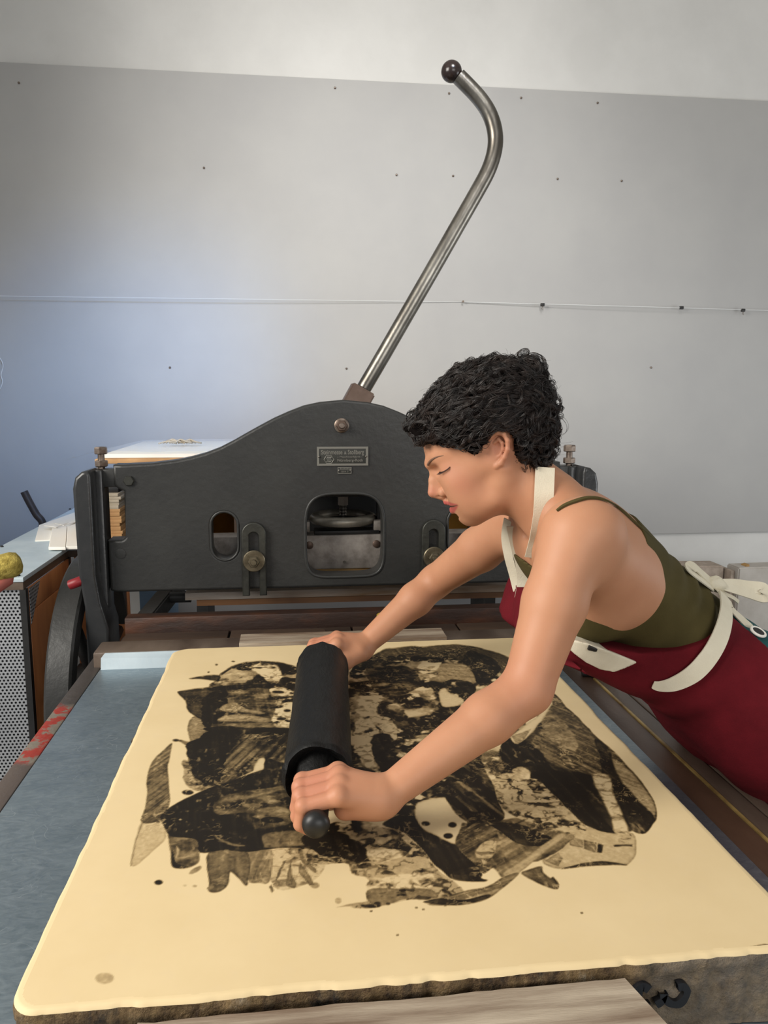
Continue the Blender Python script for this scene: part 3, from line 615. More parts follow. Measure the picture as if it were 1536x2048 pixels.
tag(box('stone_slab', (lx[0], rx[0]-.001), (3.205, 3.30), (FLOOR+.16, lx[2]), M['stonebrown'], None, .005), 'narrow dark-edged stone slab between the brownish and the pale grey one', 'stone slab', 'stone slabs on the rack at the right')
q = un(1489, 1135, 'y', 3.22); tag(hexa('wedge', [(q[0]-.014, 3.2, q[2]-.004), (q[0]+.011, 3.2, q[2]-.004), (q[0]+.011, 3.24, q[2]-.004), (q[0]-.014, 3.24, q[2]-.004), (q[0]-.004, 3.2, q[2]+.013), (q[0]+.01, 3.2, q[2]+.018), (q[0]+.01, 3.24, q[2]+.018), (q[0]-.004, 3.24, q[2]+.013)], M['scraperwood']), 'small brown wooden wedge on top of the pale grey slab', 'wedge')
rk = tag(box('stone_rack', (1.6, 2.6), (3.1, 3.45), (FLOOR, FLOOR+.159), M['wood_dark'], None, .004), 'low dark wooden rack the stone slabs stand on', 'rack')
# ------------------------------------------------------------------ the litho stone with its drawing
ZS = .92; SX0, SX1, SY0, SY1 = -.255, .508, .634, 1.628
def stone_edge():                                    # outline with round corners and a slightly chipped edge
    r = .035; pts = []
    c = [((SX1-r, SY1-r), 0), ((SX0+r, SY1-r), 90), ((SX0+.026, SY0+.026), 180), ((SX1-.05, SY0+.05), 270)]
    rr = [r, r, .026, .05]
    for ((cx, cy), a0), R in zip(c, rr): pts += arc(cx, cy, R, a0, a0+90, 8)
    out = []
    for i in range(len(pts)):
        a, b = np.array(pts[i]), np.array(pts[(i+1) % len(pts)]); n = max(1, int(np.linalg.norm(b-a)/.004))
        for k in range(n): out.append(a+(b-a)*k/n)
    out = np.array(out); P3 = np.c_[out, np.zeros(len(out))]; cen = np.array([(SX0+SX1)/2, (SY0+SY1)/2]); d = out-cen; d /= np.linalg.norm(d, axis=1)[:, None]
    return out-d*((fbm(P3, 22, 4)-.35)*.006+np.clip(fbm(P3, 60, 3, 5)-.5, 0, 1)*.011*(out[:, 1] < SY0+.03))[:, None]
EDGE = stone_edge()
H = .0014
xs = np.arange(SX0+.002, SX1, H); ys = np.arange(SY0+.002, SY1, H)
GX, GY = np.meshgrid(xs, ys); N = GX.shape
sd_edge = polydist(GX.ravel()[::1], GY.ravel(), EDGE[::3]).reshape(N)
PX, PY = pj(np.c_[GX.ravel(), GY.ravel(), np.full(GX.size, ZS)]); PX = PX.reshape(N); PY = PY.reshape(N)
Q = np.c_[GX.ravel(), GY.ravel(), np.zeros(GX.size)]
wx = ((fbm(Q, 9, 4, 1)-.5)*26+(fbm(Q, 60, 3, 2)-.5)*12).reshape(N); wy = ((fbm(Q, 9, 4, 3)-.5)*20+(fbm(Q, 60, 3, 4)-.5)*9).reshape(N)
wx2 = ((fbm(Q, 28, 5, 12)-.5)*17).reshape(N); wy2 = ((fbm(Q, 28, 5, 14)-.5)*12).reshape(N)
f1 = fbm(Q, 26, 5, 5).reshape(N); f2 = fbm(Q, 70, 4, 6).reshape(N); f3 = fbm(Q*np.array([1, 3.2, 1])+np.c_[wx.ravel()*.004, wy.ravel()*.004, wx.ravel()*0], 34, 5, 7).reshape(N)
rid = 1-np.abs(2*fbm(Q+np.c_[wx.ravel(), wy.ravel(), 0*wx.ravel()]*.0012, 40, 4, 8).reshape(N)-1)*2.6
rid2 = 1-np.abs(2*fbm(Q+np.c_[wy.ravel(), wx.ravel(), 0*wx.ravel()]*.0015, 75, 3, 9).reshape(N)-1)*3.0
f4 = fbm(Q*np.array([1, 1.35, 1])+np.c_[wx.ravel(), wy.ravel(), 0*wx.ravel()]*.0009, 46, 5, 15).reshape(N); f5 = fbm(Q+np.c_[wy.ravel(), wx.ravel(), 0*wx.ravel()]*.0012, 30, 4, 16).reshape(N)
INK = np.zeros(N)
def streak(ang, freq=150, cross=7, seed=20):
    c, s = math.cos(math.radians(ang)), math.sin(math.radians(ang)); u = GX*c+GY*s; v = -GX*s+GY*c
    return fbm(np.c_[u.ravel()*cross, v.ravel()*freq, np.zeros(u.size)], 1, 4, seed).reshape(N)
def paint(poly, tone, tex='wash', warp=1.0, soft=1.2, ang=0, mode='max', rim=.12, dens=.5):
    global INK
    if len(poly) > 4:
        n_ = len(poly); P_ = [np.array(p, float) for p in poly]; out = []
        for i in range(n_):
            a, b, c, d = P_[i-1], P_[i], P_[(i+1) % n_], P_[(i+2) % n_]
            for k in range(4): t = k/4; out.append(tuple(.5*((2*b)+(-a+c)*t+(2*a-5*b+4*c-d)*t*t+(-a+3*b-3*c+d)*t**3)))
        poly = out
    xs_ = [p[0] for p in poly]; ys_ = [p[1] for p in poly]
    m = (PX > min(xs_)-24) & (PX < max(xs_)+24) & (PY > min(ys_)-24) & (PY < max(ys_)+24)
    if not m.any(): return
    x = PX[m]+(wx[m]*warp if warp > .6 else wx2[m]*warp*1.6); y = PY[m]+(wy[m]*warp if warp > .6 else wy2[m]*warp*1.6)
    soft = max(soft, 2.0); d = polydist(x, y, poly); a = np.clip(.5-d/soft*.5, 0, 1); a = a*a*(3-2*a); A = f1[m]; B = f2[m]; Cc = f3[m]; F4 = f4[m]; F5 = f5[m]
    if tex == 'wash': t = tone*(.58+.5*A+.34*F5)+rim*np.exp(-(d/3.0)**2)
    elif tex == 'black': t = tone*np.clip(1.12-.9*np.clip(F4*.5+B*.5-.46, 0, 1)-.5*np.clip(A-.55, 0, 1), 0, 1.05)
    elif tex == 'streak':
        s = .6*streak(ang)[m]+.4*F4; t = tone*(.42+1.0*np.clip((s-.3)*2.4, 0, 1))*(.75+.5*A)+rim*np.exp(-(d/2.5)**2)
    elif tex == 'brush':
        s = .55*streak(ang, 260, 5, 31)[m]+.25*F4+.2*A; t = tone*(.55+.8*np.clip((s-.32)*2.6, 0, 1))+rim*np.exp(-(d/2.5)**2)
    elif tex == 'chaos':
        k = np.clip((.45*F4+.2*A+.35*B-(.585-.22*dens))*15, 0, 1); k2 = np.clip((F5-.36)*5, 0, 1); t = tone*k*np.clip(.28+1.25*k2+.5*(B-.5), 0, 1)+.35*tone*np.clip((rid2[m]-.55)*4, 0, 1)*np.clip((F5-.4)*5, 0, 1)
    elif tex == 'crackle':
        k = np.clip((rid[m]-.62)*4.5, 0, 1)*.75+np.clip((rid2[m]-.7)*4.5, 0, 1)*.5; t = tone*(.35+.5*A)+dens*k*np.clip((Cc-.32)*4, 0, 1)
    elif tex == 'olive': t = tone*(.45+.85*np.clip((.6*F4+.4*Cc-.3)*2.6, 0, 1))
    t = np.clip(t, 0, 1); o = INK[m]
    if mode == 'max': INK[m] = np.maximum(o, a*t)
    elif mode == 'over': INK[m] = o*(1-a)+t*a
    elif mode == 'add': INK[m] = np.clip(o+a*t, 0, 1)
    elif mode == 'lift': INK[m] = o*(1-a)+np.minimum(o, t)*a
def blob(cx, cy, rx, ry=None, tone=.95, soft=1.5): paint([(cx+rx*math.cos(t), cy+(ry or rx*.62)*math.sin(t)) for t in np.linspace(0, 6.283, 20)[:-1]], tone, 'black', .25, soft)
# left feathers
A_ = [(344, 1487), (324, 1503), (308, 1519), (298, 1540), (294, 1561), (293, 1590), (289, 1615), (283, 1645), (322, 1640), (338, 1608), (338, 1584), (335, 1540), (337, 1524), (341, 1500)]
paint([(284, 1644), (270, 1680), (262, 1728), (273, 1731), (295, 1712), (324, 1686), (334, 1668), (323, 1640)], .16, 'wash', .3, rim=.1)
paint([(283, 1646), (269, 1682), (261, 1727), (264, 1727), (272, 1684), (286, 1647)], .35, 'wash', .2)
paint(A_, .62, 'brush', .2, ang=62, rim=.15)
# dark head circle and spikes
paint([(378, 1357), (413, 1351), (440, 1351), (436, 1361), (402, 1358)], .85, 'wash', .2)
paint([(433, 1359), (441, 1347), (462, 1334), (486, 1326), (520, 1322), (556, 1324), (585, 1331), (600, 1338), (610, 1380), (428, 1378)], .97, 'chaos', .2, dens=1.1)
paint([(428, 1372), (600, 1366), (602, 1374), (520, 1377), (430, 1382)], .95, 'black', .5)
for a, b in zip([(433, 1359), (441, 1347), (462, 1334), (486, 1326), (520, 1322), (556, 1324), (585, 1331)], [(441, 1347), (462, 1334), (486, 1326), (520, 1322), (556, 1324), (585, 1331), (600, 1338)]):
    paint([a, b, (b[0], b[1]+4), (a[0]+2, a[1]+4)], .9, 'black', 0)
paint([(500, 1330), (545, 1329), (562, 1338), (556, 1362), (540, 1364), (520, 1346)], .9, 'chaos', 1.0, mode='over', dens=.25)
paint([(357, 1386), (366, 1381), (428, 1373), (446, 1373), (452, 1415), (440, 1440), (424, 1458), (412, 1446), (387, 1431), (376, 1420), (371, 1402)], .82, 'wash', .3)
paint([(428, 1374), (600, 1370), (592, 1466), (425, 1460), (410, 1440), (400, 1405)], .80, 'olive', .6)
paint([(405, 1392), (455, 1376), (448, 1440), (440, 1462), (418, 1456), (406, 1440)], .97, 'black', .9)
paint([(440, 1412), (470, 1404), (490, 1412), (530, 1425), (520, 1428), (490, 1422), (445, 1422)], .34, 'wash', .6, mode='over')
paint([(490, 1400), (515, 1390), (532, 1396), (530, 1412), (510, 1420), (494, 1414)], .66, 'olive', .4, mode='over')
paint([(440, 1435), (480, 1428), (536, 1436), (530, 1444), (470, 1442), (438, 1442)], .38, 'brush', .3, mode='over', ang=5)
paint([(432, 1448), (500, 1444), (540, 1446), (536, 1458), (436, 1458)], .62, 'olive', .5, mode='over')
paint([(544, 1372), (575, 1372), (592, 1400), (590, 1462), (556, 1458), (540, 1440), (552, 1415), (545, 1390)], .95, 'chaos', 1.0, mode='over', dens=.62)
for q in ((556, 1384, 12, 3), (573, 1422, 7, 2.5), (562, 1438, 10, 3)): blob(*q)
paint([(387, 1432), (410, 1443), (418, 1459), (389, 1481), (379, 1481), (376, 1451)], .42, 'wash', .3)
# dark body
body_ = [(351, 1482), (360, 1480), (376, 1483), (402, 1475), (426, 1457), (532, 1467), (600, 1462), (600, 1545), (575, 1545), (531, 1535), (493, 1548), (441, 1571), (410, 1574), (395, 1565), (386, 1553), (376, 1524), (379, 1510), (376, 1496), (362, 1485)]
paint([(367, 1519), (366, 1540), (373, 1566), (397, 1579), (450, 1572), (440, 1540), (390, 1530)], .55, 'crackle', .8, dens=.5)
paint(body_, .86, 'streak', .35, ang=66)
paint([(376, 1484), (402, 1475), (426, 1457), (470, 1464), (470, 1490), (452, 1525), (448, 1560), (430, 1568), (400, 1560), (384, 1545), (378, 1520), (377, 1498)], .96, 'black', 1.0)
paint([(425, 1452), (600, 1456), (600, 1468), (530, 1470), (425, 1464)], .92, 'black', .6)
paint([(513, 1523), (520, 1516), (530, 1517), (531, 1536), (506, 1544)], .03, 'wash', .15, mode='over')
paint([(531, 1518), (560, 1522), (575, 1530), (572, 1560), (530, 1570)], .93, 'black', .3)
# big black wedge
wedge_ = [(320, 1632), (335, 1618), (366, 1600), (407, 1581), (454, 1563), (493, 1550), (530, 1538), (560, 1528), (604, 1560), (622, 1640), (620, 1692), (559, 1696), (496, 1704), (447, 1701), (400, 1705), (392, 1680), (345, 1674), (338, 1669), (324, 1647)]
paint(wedge_, .97, 'black', .15)
paint([(428, 1598), (470, 1585), (520, 1580), (580, 1570), (604, 1590), (606, 1640), (560, 1655), (510, 1660), (500, 1630), (440, 1632), (424, 1615)], .78, 'olive', .9, mode='over')
paint([(490, 1592), (560, 1574), (570, 1578), (495, 1599)], .5, 'brush', .2, mode='over', ang=15)
for q in ((505, 1612, 22, 5), (540, 1622, 20, 5), (566, 1626, 14, 5), (520, 1636, 16, 4), (556, 1606, 18, 4)):
    paint([(q[0]+q[2]*math.cos(t), q[1]+q[3]*math.sin(t)) for t in np.linspace(0, 6.283, 14)[:-1]], .5, 'olive', 1.3, mode='over')
for q in ((500, 1640, 20, 6), (545, 1640, 24, 7), (575, 1600, 16, 7)): blob(*q)
paint([(428, 1668), (440, 1676), (470, 1688), (488, 1690), (486, 1693), (462, 1691), (434, 1678)], .45, 'wash', .3, mode='over')
paint([(530, 1668), (600, 1660), (616, 1664), (616, 1690), (540, 1696), (528, 1690)], .66, 'wash', .3, mode='over')
blob(361, 1639, 3, 2, .03) if False else paint([(357, 1639), (361, 1637), (364, 1639), (361, 1641)], 0, 'wash', 0, mode='over')
paint([(337, 1670), (340, 1706), (346, 1733), (366, 1737), (389, 1731), (400, 1719), (397, 1690), (400, 1655), (366, 1652), (342, 1668)], .72, 'olive', .3, rim=.15)
paint([(350, 1690), (356, 1700), (352, 1725), (349, 1715)], .2, 'wash', .5, mode='over')
paint([(340, 1706), (346, 1733), (366, 1737), (380, 1733), (362, 1728), (350, 1722), (344, 1700)], .9, 'black', .3)
# drips below
paint([(419, 1704), (419, 1767), (415, 1777), (423, 1785), (441, 1783), (457, 1769), (462, 1743), (480, 1758), (496, 1769), (495, 1704)], .62, 'wash', .25, rim=.2)
paint([(494, 1704), (496, 1759), (519, 1766), (540, 1761), (544, 1700)], .5, 'brush', .3, ang=78, rim=.12)
paint([(520, 1720), (540, 1715), (541, 1758), (522, 1752)], .5, 'brush', .3, ang=75)
paint([(541, 1700), (543, 1768), (585, 1774), (640, 1745), (640, 1690)], .2, 'crackle', .8, dens=.45)
for p in ([(566, 1724), (572, 1722), (552, 1768), (546, 1770)], [(580, 1726), (584, 1750), (592, 1768), (588, 1778), (576, 1776), (572, 1768)], [(600, 1724), (596, 1745), (620, 1770), (630, 1768)], [(543, 1770), (548, 1783), (544, 1786), (540, 1774)]): paint(p, .5, 'wash', .6, rim=.2)
paint([(584, 1694), (598, 1690), (612, 1720), (632, 1738), (628, 1745), (604, 1724)], .45, 'wash', .3)
# chaos under the knob
paint([(600, 1673), (665, 1655), (767, 1655), (808, 1665), (850, 1702), (868, 1730), (902, 1756), (923, 1782), (873, 1796), (816, 1796), (746, 1811), (700, 1810), (733, 1796), (733, 1757), (699, 1744), (686, 1725), (616, 1730), (596, 1710)], .42, 'crackle', .7, dens=.75)
paint([(606, 1690), (640, 1660), (700, 1650), (770, 1655), (800, 1668), (820, 1690), (800, 1712), (760, 1722), (740, 1750), (700, 1740), (680, 1716), (650, 1716)], .98, 'chaos', 1.3, dens=.85)
paint([(600, 1675), (625, 1668), (690, 1672), (700, 1690), (672, 1694), (610, 1692)], .98, 'black', 1.2)
paint([(690, 1680), (720, 1684), (735, 1700), (720, 1712), (700, 1704)], .95, 'black', 1.4)
paint([(736, 1700), (790, 1698), (800, 1712), (760, 1722), (735, 1716)], .12, 'crackle', 1.2, mode='over', dens=.4)
paint([(733, 1757), (800, 1745), (860, 1740), (860, 1768), (780, 1775), (735, 1780)], .1, 'crackle', 1.0, mode='over', dens=.55)
paint([(733, 1780), (800, 1776), (860, 1778), (873, 1796), (816, 1796), (746, 1811)], .5, 'wash', .5)
paint([(673, 1814), (733, 1803), (746, 1811)], .3, 'wash', .5)
for q in ((630, 1770, 8, 6, .33), (676, 1801, 6, 6, .28), (754, 1806, 8, 4, .8), (775, 1806, 5, 3, .8), (318, 1765, 8, 4.5, .97), (375, 1585, 11, 4.5, .95), (318, 1519, 3, 1.5, .95), (316, 1643, 4, 3, .9), (417, 1344, 1.5, 1, .9), (433, 1330, 2, 1, .9), (468, 1323, 2.5, 1.2, .9), (352, 1481, 6, 2.5, .9), (210, 1957, 18, 11, .20), (390, 1772, 4, 2, .3), (370, 1771, 3, 1.5, .3), (742, 1822, 2, 1.2, .9), (832, 1815, 2, 1.2, .9), (845, 1818, 2, 1.2, .9), (795, 1870, 2, 1.2, .9), (1163, 1825, 2, 1.2, .9), (890, 1812, 2, 1, .6)): blob(*q)
paint([(388, 1738), (400, 1732), (403, 1736), (392, 1745), (380, 1747)], .35, 'wash', .5)
# right hand half: fan, chaos, eye
paint([(700, 1335), (764, 1318), (880, 1316), (990, 1336), (1045, 1400), (1050, 1500), (990, 1620), (925, 1655), (860, 1640), (800, 1650), (700, 1650), (688, 1500)], .97, 'chaos', 1.0, dens=.88)
paint([(764, 1300), (792, 1296), (825, 1292), (849, 1294), (879, 1291), (914, 1289), (945, 1293), (985, 1303), (1030, 1320), (1060, 1345), (1030, 1360), (985, 1338), (924, 1322), (844, 1316), (769, 1325), (720, 1330)], .76, 'wash', .3, rim=.08)
for q in ((755, 1317, 11, 7), (783, 1316, 10, 6), (803, 1315, 11, 7), (832, 1317, 12, 6)): blob(*q, .93)
paint([(924, 1319), (940, 1300), (992, 1320), (1000, 1345), (960, 1372), (945, 1352), (938, 1330)], .97, 'black', .5)
paint([(730, 1332), (800, 1332), (830, 1345), (842, 1358), (836, 1372), (800, 1390), (770, 1395), (740, 1370)], .85, 'olive', .8)
paint([(745, 1328), (800, 1336), (824, 1346), (780, 1352), (720, 1350), (800, 1342)], .97, 'black', .5)
paint([(855, 1330), (930, 1328), (948, 1366), (900, 1364), (860, 1360), (880, 1345)], .38, 'brush', .5, mode='over', ang=-20, rim=.1)
paint([(838, 1328), (868, 1322), (884, 1330), (866, 1346), (832, 1342)], .8, 'chaos', .9, mode='over', dens=.2)
paint([(879, 1364), (914, 1360), (952, 1371), (945, 1392), (918, 1388), (905, 1384), (875, 1385), (866, 1373)], .97, 'black', .5)
paint([(880, 1385), (890, 1376), (900, 1384), (930, 1400), (916, 1412), (886, 1412)], .05, 'wash', .4, mode='over')
paint([(903, 1365), (912, 1364), (910, 1369), (902, 1369)], .05, 'wash', .3, mode='over')
paint([(715, 1390), (750, 1385), (745, 1420), (790, 1440), (795, 1480), (770, 1470), (745, 1440), (712, 1430)], .9, 'chaos', 1.3, mode='over', dens=.22)
paint([(710, 1440), (740, 1440), (760, 1480), (740, 1530), (710, 1500)], .9, 'chaos', 1.3, mode='over', dens=.25)
paint([(805, 1415), (835, 1412), (850, 1424), (815, 1432)], .05, 'wash', 1.0, mode='over')
paint([(742, 1475), (780, 1470), (796, 1500), (790, 1530), (770, 1545), (752, 1520)], .92, 'wash', 1.0)
paint([(780, 1418), (812, 1430), (836, 1455), (825, 1468), (790, 1448)], .75, 'wash', .8)
# beak
paint([(767, 1650), (782, 1637), (824, 1621), (834, 1637), (845, 1655), (873, 1671), (912, 1689), (924, 1704), (962, 1743), (962, 1756), (975, 1760), (960, 1763), (907, 1759), (886, 1743), (868, 1728), (847, 1702), (808, 1666)], .95, 'black', .25)
paint([(830, 1612), (870, 1596), (900, 1600), (935, 1640), (928, 1660), (912, 1689), (873, 1671), (845, 1655)], .02, 'wash', .4, mode='over')
for q in ((853, 1647, 8, 4.5), (897, 1672, 9, 5.5), (906, 1650, 8, 5)): blob(*q)
# streaky mass under the arm
paint([(883, 1573), (920, 1537), (960, 1513), (975, 1548), (1002, 1610), (1006, 1640), (960, 1648), (930, 1640), (900, 1610)], .95, 'streak', .4, ang=112)
paint([(962, 1480), (1000, 1470), (1022, 1470), (1004, 1513), (1012, 1540), (990, 1552), (968, 1540)], .6, 'chaos', .9, mode='over', dens=.7)
# feather body, arc, tail
paint([(912, 1689), (925, 1650), (940, 1646), (1005, 1640), (1062, 1636), (1148, 1667), (1130, 1690), (1086, 1720), (1044, 1728), (1008, 1757), (987, 1736), (962, 1745), (924, 1704)], .68, 'streak', .6, ang=35, rim=.05)
paint([(985, 1648), (1040, 1650), (1080, 1668), (1100, 1680), (1060, 1695), (1010, 1672)], .9, 'wash', 1.0)
paint([(955, 1700), (985, 1676), (995, 1690), (975, 1722), (958, 1720)], .35, 'crackle', .8, mode='over', dens=.5)
paint([(1006, 1745), (1040, 1724), (1098, 1680), (1130, 1664), (1128, 1676), (1080, 1712), (1040, 1745), (1020, 1760)], .3, 'brush', .2, mode='over', ang=35, rim=.15)
paint([(855, 1808), (886, 1811), (938, 1808), (978, 1796), (1010, 1772), (1039, 1746), (1010, 1752), (974, 1773), (925, 1783), (879, 1796)], .52, 'brush', .15, ang=18, rim=.25)
paint([(846, 1803), (880, 1797), (930, 1800), (975, 1788), (980, 1795), (938, 1808), (886, 1811)], .85, 'wash', .3)
paint([(1044, 1748), (1056, 1740), (1083, 1733), (1086, 1744), (1100, 1756), (1106, 1754), (1117, 1769), (1112, 1778), (1081, 1769)], .62, 'wash', .2, rim=.25)
# right foot
foot_ = [(1086, 1722), (1122, 1737), (1161, 1730), (1226, 1729), (1252, 1731), (1267, 1717), (1271, 1696), (1264, 1667), (1229, 1667), (1203, 1660), (1172, 1655), (1148, 1668), (1128, 1684)]
paint(foot_, .17, 'wash', .3, rim=.22)
paint([(1122, 1737), (1161, 1727), (1205, 1722), (1246, 1728), (1252, 1731), (1226, 1730), (1161, 1733)], .75, 'wash', .2)
paint([(1168, 1680), (1194, 1686), (1192, 1706), (1168, 1697)], .62, 'brush', .2, mode='over', ang=80)
paint([(1196, 1686), (1207, 1690), (1204, 1706), (1194, 1705)], .92, 'black', .2)
paint([(1140, 1672), (1166, 1680), (1166, 1696), (1140, 1690)], .42, 'brush', .3, ang=100)
paint([(1090, 1722), (1118, 1702), (1128, 1716), (1118, 1732)], .4, 'brush', .3, ang=30)
paint([(1228, 1690), (1262, 1688), (1262, 1692), (1230, 1694)], .8, 'wash', .6); paint([(1232, 1668), (1260, 1668), (1256, 1690), (1236, 1688)], .35, 'crackle', .6, dens=.6)
# crackled light field
paint([(988, 1560), (1020, 1545), (1066, 1560), (1080, 1563), (1138, 1618), (1172, 1655), (1148, 1668), (1066, 1645), (1039, 1637), (1002, 1612)], .26, 'crackle', .3, mode='over', dens=.85)
# the big dark wing
wing = [(1096, 1379), (1133, 1414), (1175, 1456), (1207, 1486), (1244, 1520), (1282, 1562), (1306, 1597), (1312, 1620), (1312, 1636), (1304, 1650), (1291, 1666), (1265, 1662), (1229, 1668), (1174, 1652), (1138, 1618), (1080, 1563), (1059, 1556), (1022, 1538), (1004, 1513), (1004, 1486), (1027, 1478), (1064, 1450), (1079, 1420)]
paint(wing, .9, 'wash', .2, rim=.1)
paint([(1100, 1385), (1133, 1414), (1175, 1456), (1207, 1486), (1244, 1520), (1222, 1515), (1218, 1545), (1190, 1552), (1140, 1540), (1090, 1520), (1060, 1490), (1090, 1440)], .70, 'brush', .3, mode='over', ang=118)
paint([(1080, 1440), (1105, 1420), (1150, 1470), (1150, 1500), (1100, 1480)], .52, 'olive', .6, mode='over')
paint([(1190, 1478), (1207, 1486), (1224, 1515), (1220, 1545), (1205, 1548), (1200, 1515)], .9, 'wash', .4, mode='over')
paint([(1004, 1486), (1027, 1478), (1075, 1500), (1110, 1540), (1180, 1552), (1180, 1600), (1210, 1640), (1229, 1668), (1174, 1652), (1138, 1618), (1080, 1563), (1022, 1538), (1004, 1513)], .96, 'black', .5, mode='over')
paint([(1224, 1518), (1244, 1524), (1282, 1564), (1306, 1598), (1312, 1622), (1306, 1640), (1296, 1622), (1282, 1606), (1258, 1580), (1240, 1560)], .40, 'brush', .2, mode='over', ang=128, rim=.3)
paint([(1240, 1600), (1262, 1597), (1296, 1620), (1306, 1640), (1291, 1666), (1265, 1662), (1252, 1640)], .95, 'wash', .4, mode='over')
paint([(1183, 1553), (1215, 1550), (1228, 1585), (1242, 1620), (1256, 1664), (1230, 1668), (1224, 1635), (1205, 1598)], .13, 'crackle', .4, mode='over', dens=.45, soft=3)
paint([(1091, 1389), (1103, 1398), (1099, 1420), (1064, 1464), (1036, 1488), (1022, 1474), (1050, 1450), (1079, 1427)], .02, 'wash', .2, mode='over')
paint([(1024, 1472), (1060, 1458), (1046, 1482), (1034, 1490)], .35, 'brush', .3, ang=120)
paint([(1027, 1540), (1046, 1534), (1062, 1550), (1058, 1562), (1036, 1556)], .4, 'chaos', .8, mode='over', dens=.5)
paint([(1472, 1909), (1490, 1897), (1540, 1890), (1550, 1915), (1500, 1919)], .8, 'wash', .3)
fr = 1-np.abs(2*fbm(Q+np.c_[wx.ravel(), wy.ravel(), 0*wx.ravel()]*.002, 95, 3, 40)-1).reshape(N)*3.4
chip = np.clip((fr-.66)*5, 0, 1)*np.clip((f5-.42)*7, 0, 1)*np.clip((f1-.40)*6, 0, 1); INK = INK*(1-.5*chip)
sm = streak(97, 210, 9, 50); INK = INK*np.clip(.90+.40*(sm-.28)*1.4+.16*(f5-.4), .62, 1.06)
gr = fbm(Q, 230, 2, 44).reshape(N)-.5; INK = INK+gr*1.2*INK*np.clip(1.06-INK, 0, 1)
dry = np.clip((fbm(Q*np.array([1, .35, 1]), 150, 3, 46).reshape(N)-.60)*9, 0, 1)*np.clip((f4-.52)*9, 0, 1); INK = INK*(1-.42*dry)
INK = np.clip(INK, 0, 1)
keep = sd_edge < -.0065
zt = ZS+0*GX
idx = -np.ones(N, int); idx[keep] = np.arange(keep.sum())
V = np.c_[GX[keep], GY[keep], zt[keep]]; ink = INK[keep]
q = np.stack([idx[:-1, :-1], idx[:-1, 1:], idx[1:, 1:], idx[1:, :-1]], -1).reshape(-1, 4); Fq = q[(q >= 0).all(1)]
stone = empty('litho_stone', ((SX0+SX1)/2, (SY0+SY1)/2, ZB+.001), 'large cream lithographic stone with a black ink drawing, on the press bed', 'printing stone')
# base slab just under the drawn face: rim rounds from the top edge down the rough sides
nE = len(EDGE); cen = EDGE.mean(0); rows = []
for off, z in ((.030, ZS-.00003), (.0055, ZS-.00003), (.002, ZS-.0012), (.0003, ZS-.004)):
    d = EDGE-cen; d /= np.linalg.norm(d, axis=1)[:, None]; rows.append(np.c_[EDGE-d*off, np.full(nE, z)])
for k in range(1, 15):
    z = ZS-.004-(.074)*k/14; b = np.c_[EDGE, np.full(nE, z)]; d = EDGE-cen; d /= np.linalg.norm(d, axis=1)[:, None]
    b[:, :2] += d*((fbm(b, 45, 4, 3)-.55)*.010+(.002 if k < 3 else 0))[:, None]; rows.append(b)
SV = np.concatenate(rows); SF = []
for r in range(len(rows)-1):
    for i in range(nE): j = (i+1) % nE; SF.append((r*nE+i, r*nE+j, (r+1)*nE+j, (r+1)*nE+i))
nt = 4
def m_stone_side():
    t = NT('rough_stone_side'); t.set(Roughness=.8)
    a = t.ramp(t.noise(26, 6, .7, (1, 1, .5)), [(.38, srgb(20, 15, 10)), (.47, srgb(84, 60, 32)), (.58, srgb(124, 98, 60)), (.72, srgb(160, 146, 124))])
    b = t.ramp(t.noise(70, 6, .7), [(.40, srgb(30, 20, 10)), (.64, srgb(150, 126, 88))]); c = t.mix(.4, a, b)
    tc = t.n('ShaderNodeTexCoord'); sx = t.n('ShaderNodeSeparateXYZ'); t.l(tc.outputs['Object'], sx.inputs[0])
    lowr = t.math('MULTIPLY', t.ramp(sx.outputs[0], [(.18, (0, 0, 0, 1)), (.22, (1, 1, 1, 1))]), 1.0)
    c = t.mix(t.math('MULTIPLY', lowr, .45), c, t.ramp(t.noise(34, 6, .7), [(.3, srgb(98, 92, 82)), (.7, srgb(158, 152, 142))]))
    t.color(c); t.bump(t.noise(60, 6, .7), .9, .01); return t.m
def m_stone_top():
    t = NT('drawn_stone_face'); t.set(Roughness=.62); t.b.inputs['Specular IOR Level'].default_value = .3
    at = t.n('ShaderNodeAttribute', attribute_name='ink'); base = t.ramp(t.noise(6, 5, .6), [(.3, srgb(219, 195, 149)), (.7, srgb(227, 204, 159))])
    base = t.mix(t.ramp(t.noise(40, 4), [(.55, (0, 0, 0, 1)), (.75, (.25, .25, .25, 1))]), base, srgb(220, 198, 160))
    f = t.math('ADD', at.outputs['Fac'], t.math('MULTIPLY', t.math('MULTIPLY', t.math('SUBTRACT', t.noise(420, 4, .7), .5), .55), t.math('MULTIPLY', at.outputs['Fac'], t.math('SUBTRACT', 1.05, at.outputs['Fac']))), True)
    r = t.n('ShaderNodeValToRGB'); e = r.color_ramp.elements; e[0].position = 0; e[0].color = (1, 1, 1, 1); e[1].position = 1; e[1].color = srgb(32, 29, 26)
    for p, c in ((.18, srgb(214, 208, 198)), (.45, srgb(150, 142, 128)), (.72, srgb(86, 80, 70)), (.9, srgb(44, 41, 37))): n_ = e.new(p); n_.color = c
    t.l(f, r.inputs[0]); t.color(t.mix(1.0, base, r.outputs[0], 'MULTIPLY'))
    return t.m
M['stoneside'] = m_stone_side(); M['stonetop'] = m_stone_top()
M['stonerim'] = mat('cream_stone_rim', srgb(222, 198, 152), .65, c2=srgb(226, 203, 158), scale=8)
me = bpy.data.meshes.new('drawing_face'); me.from_pydata(V.tolist(), [], Fq.tolist()); me.attributes.new('ink', 'FLOAT', 'POINT').data.foreach_set('value', ink.astype(np.float32))
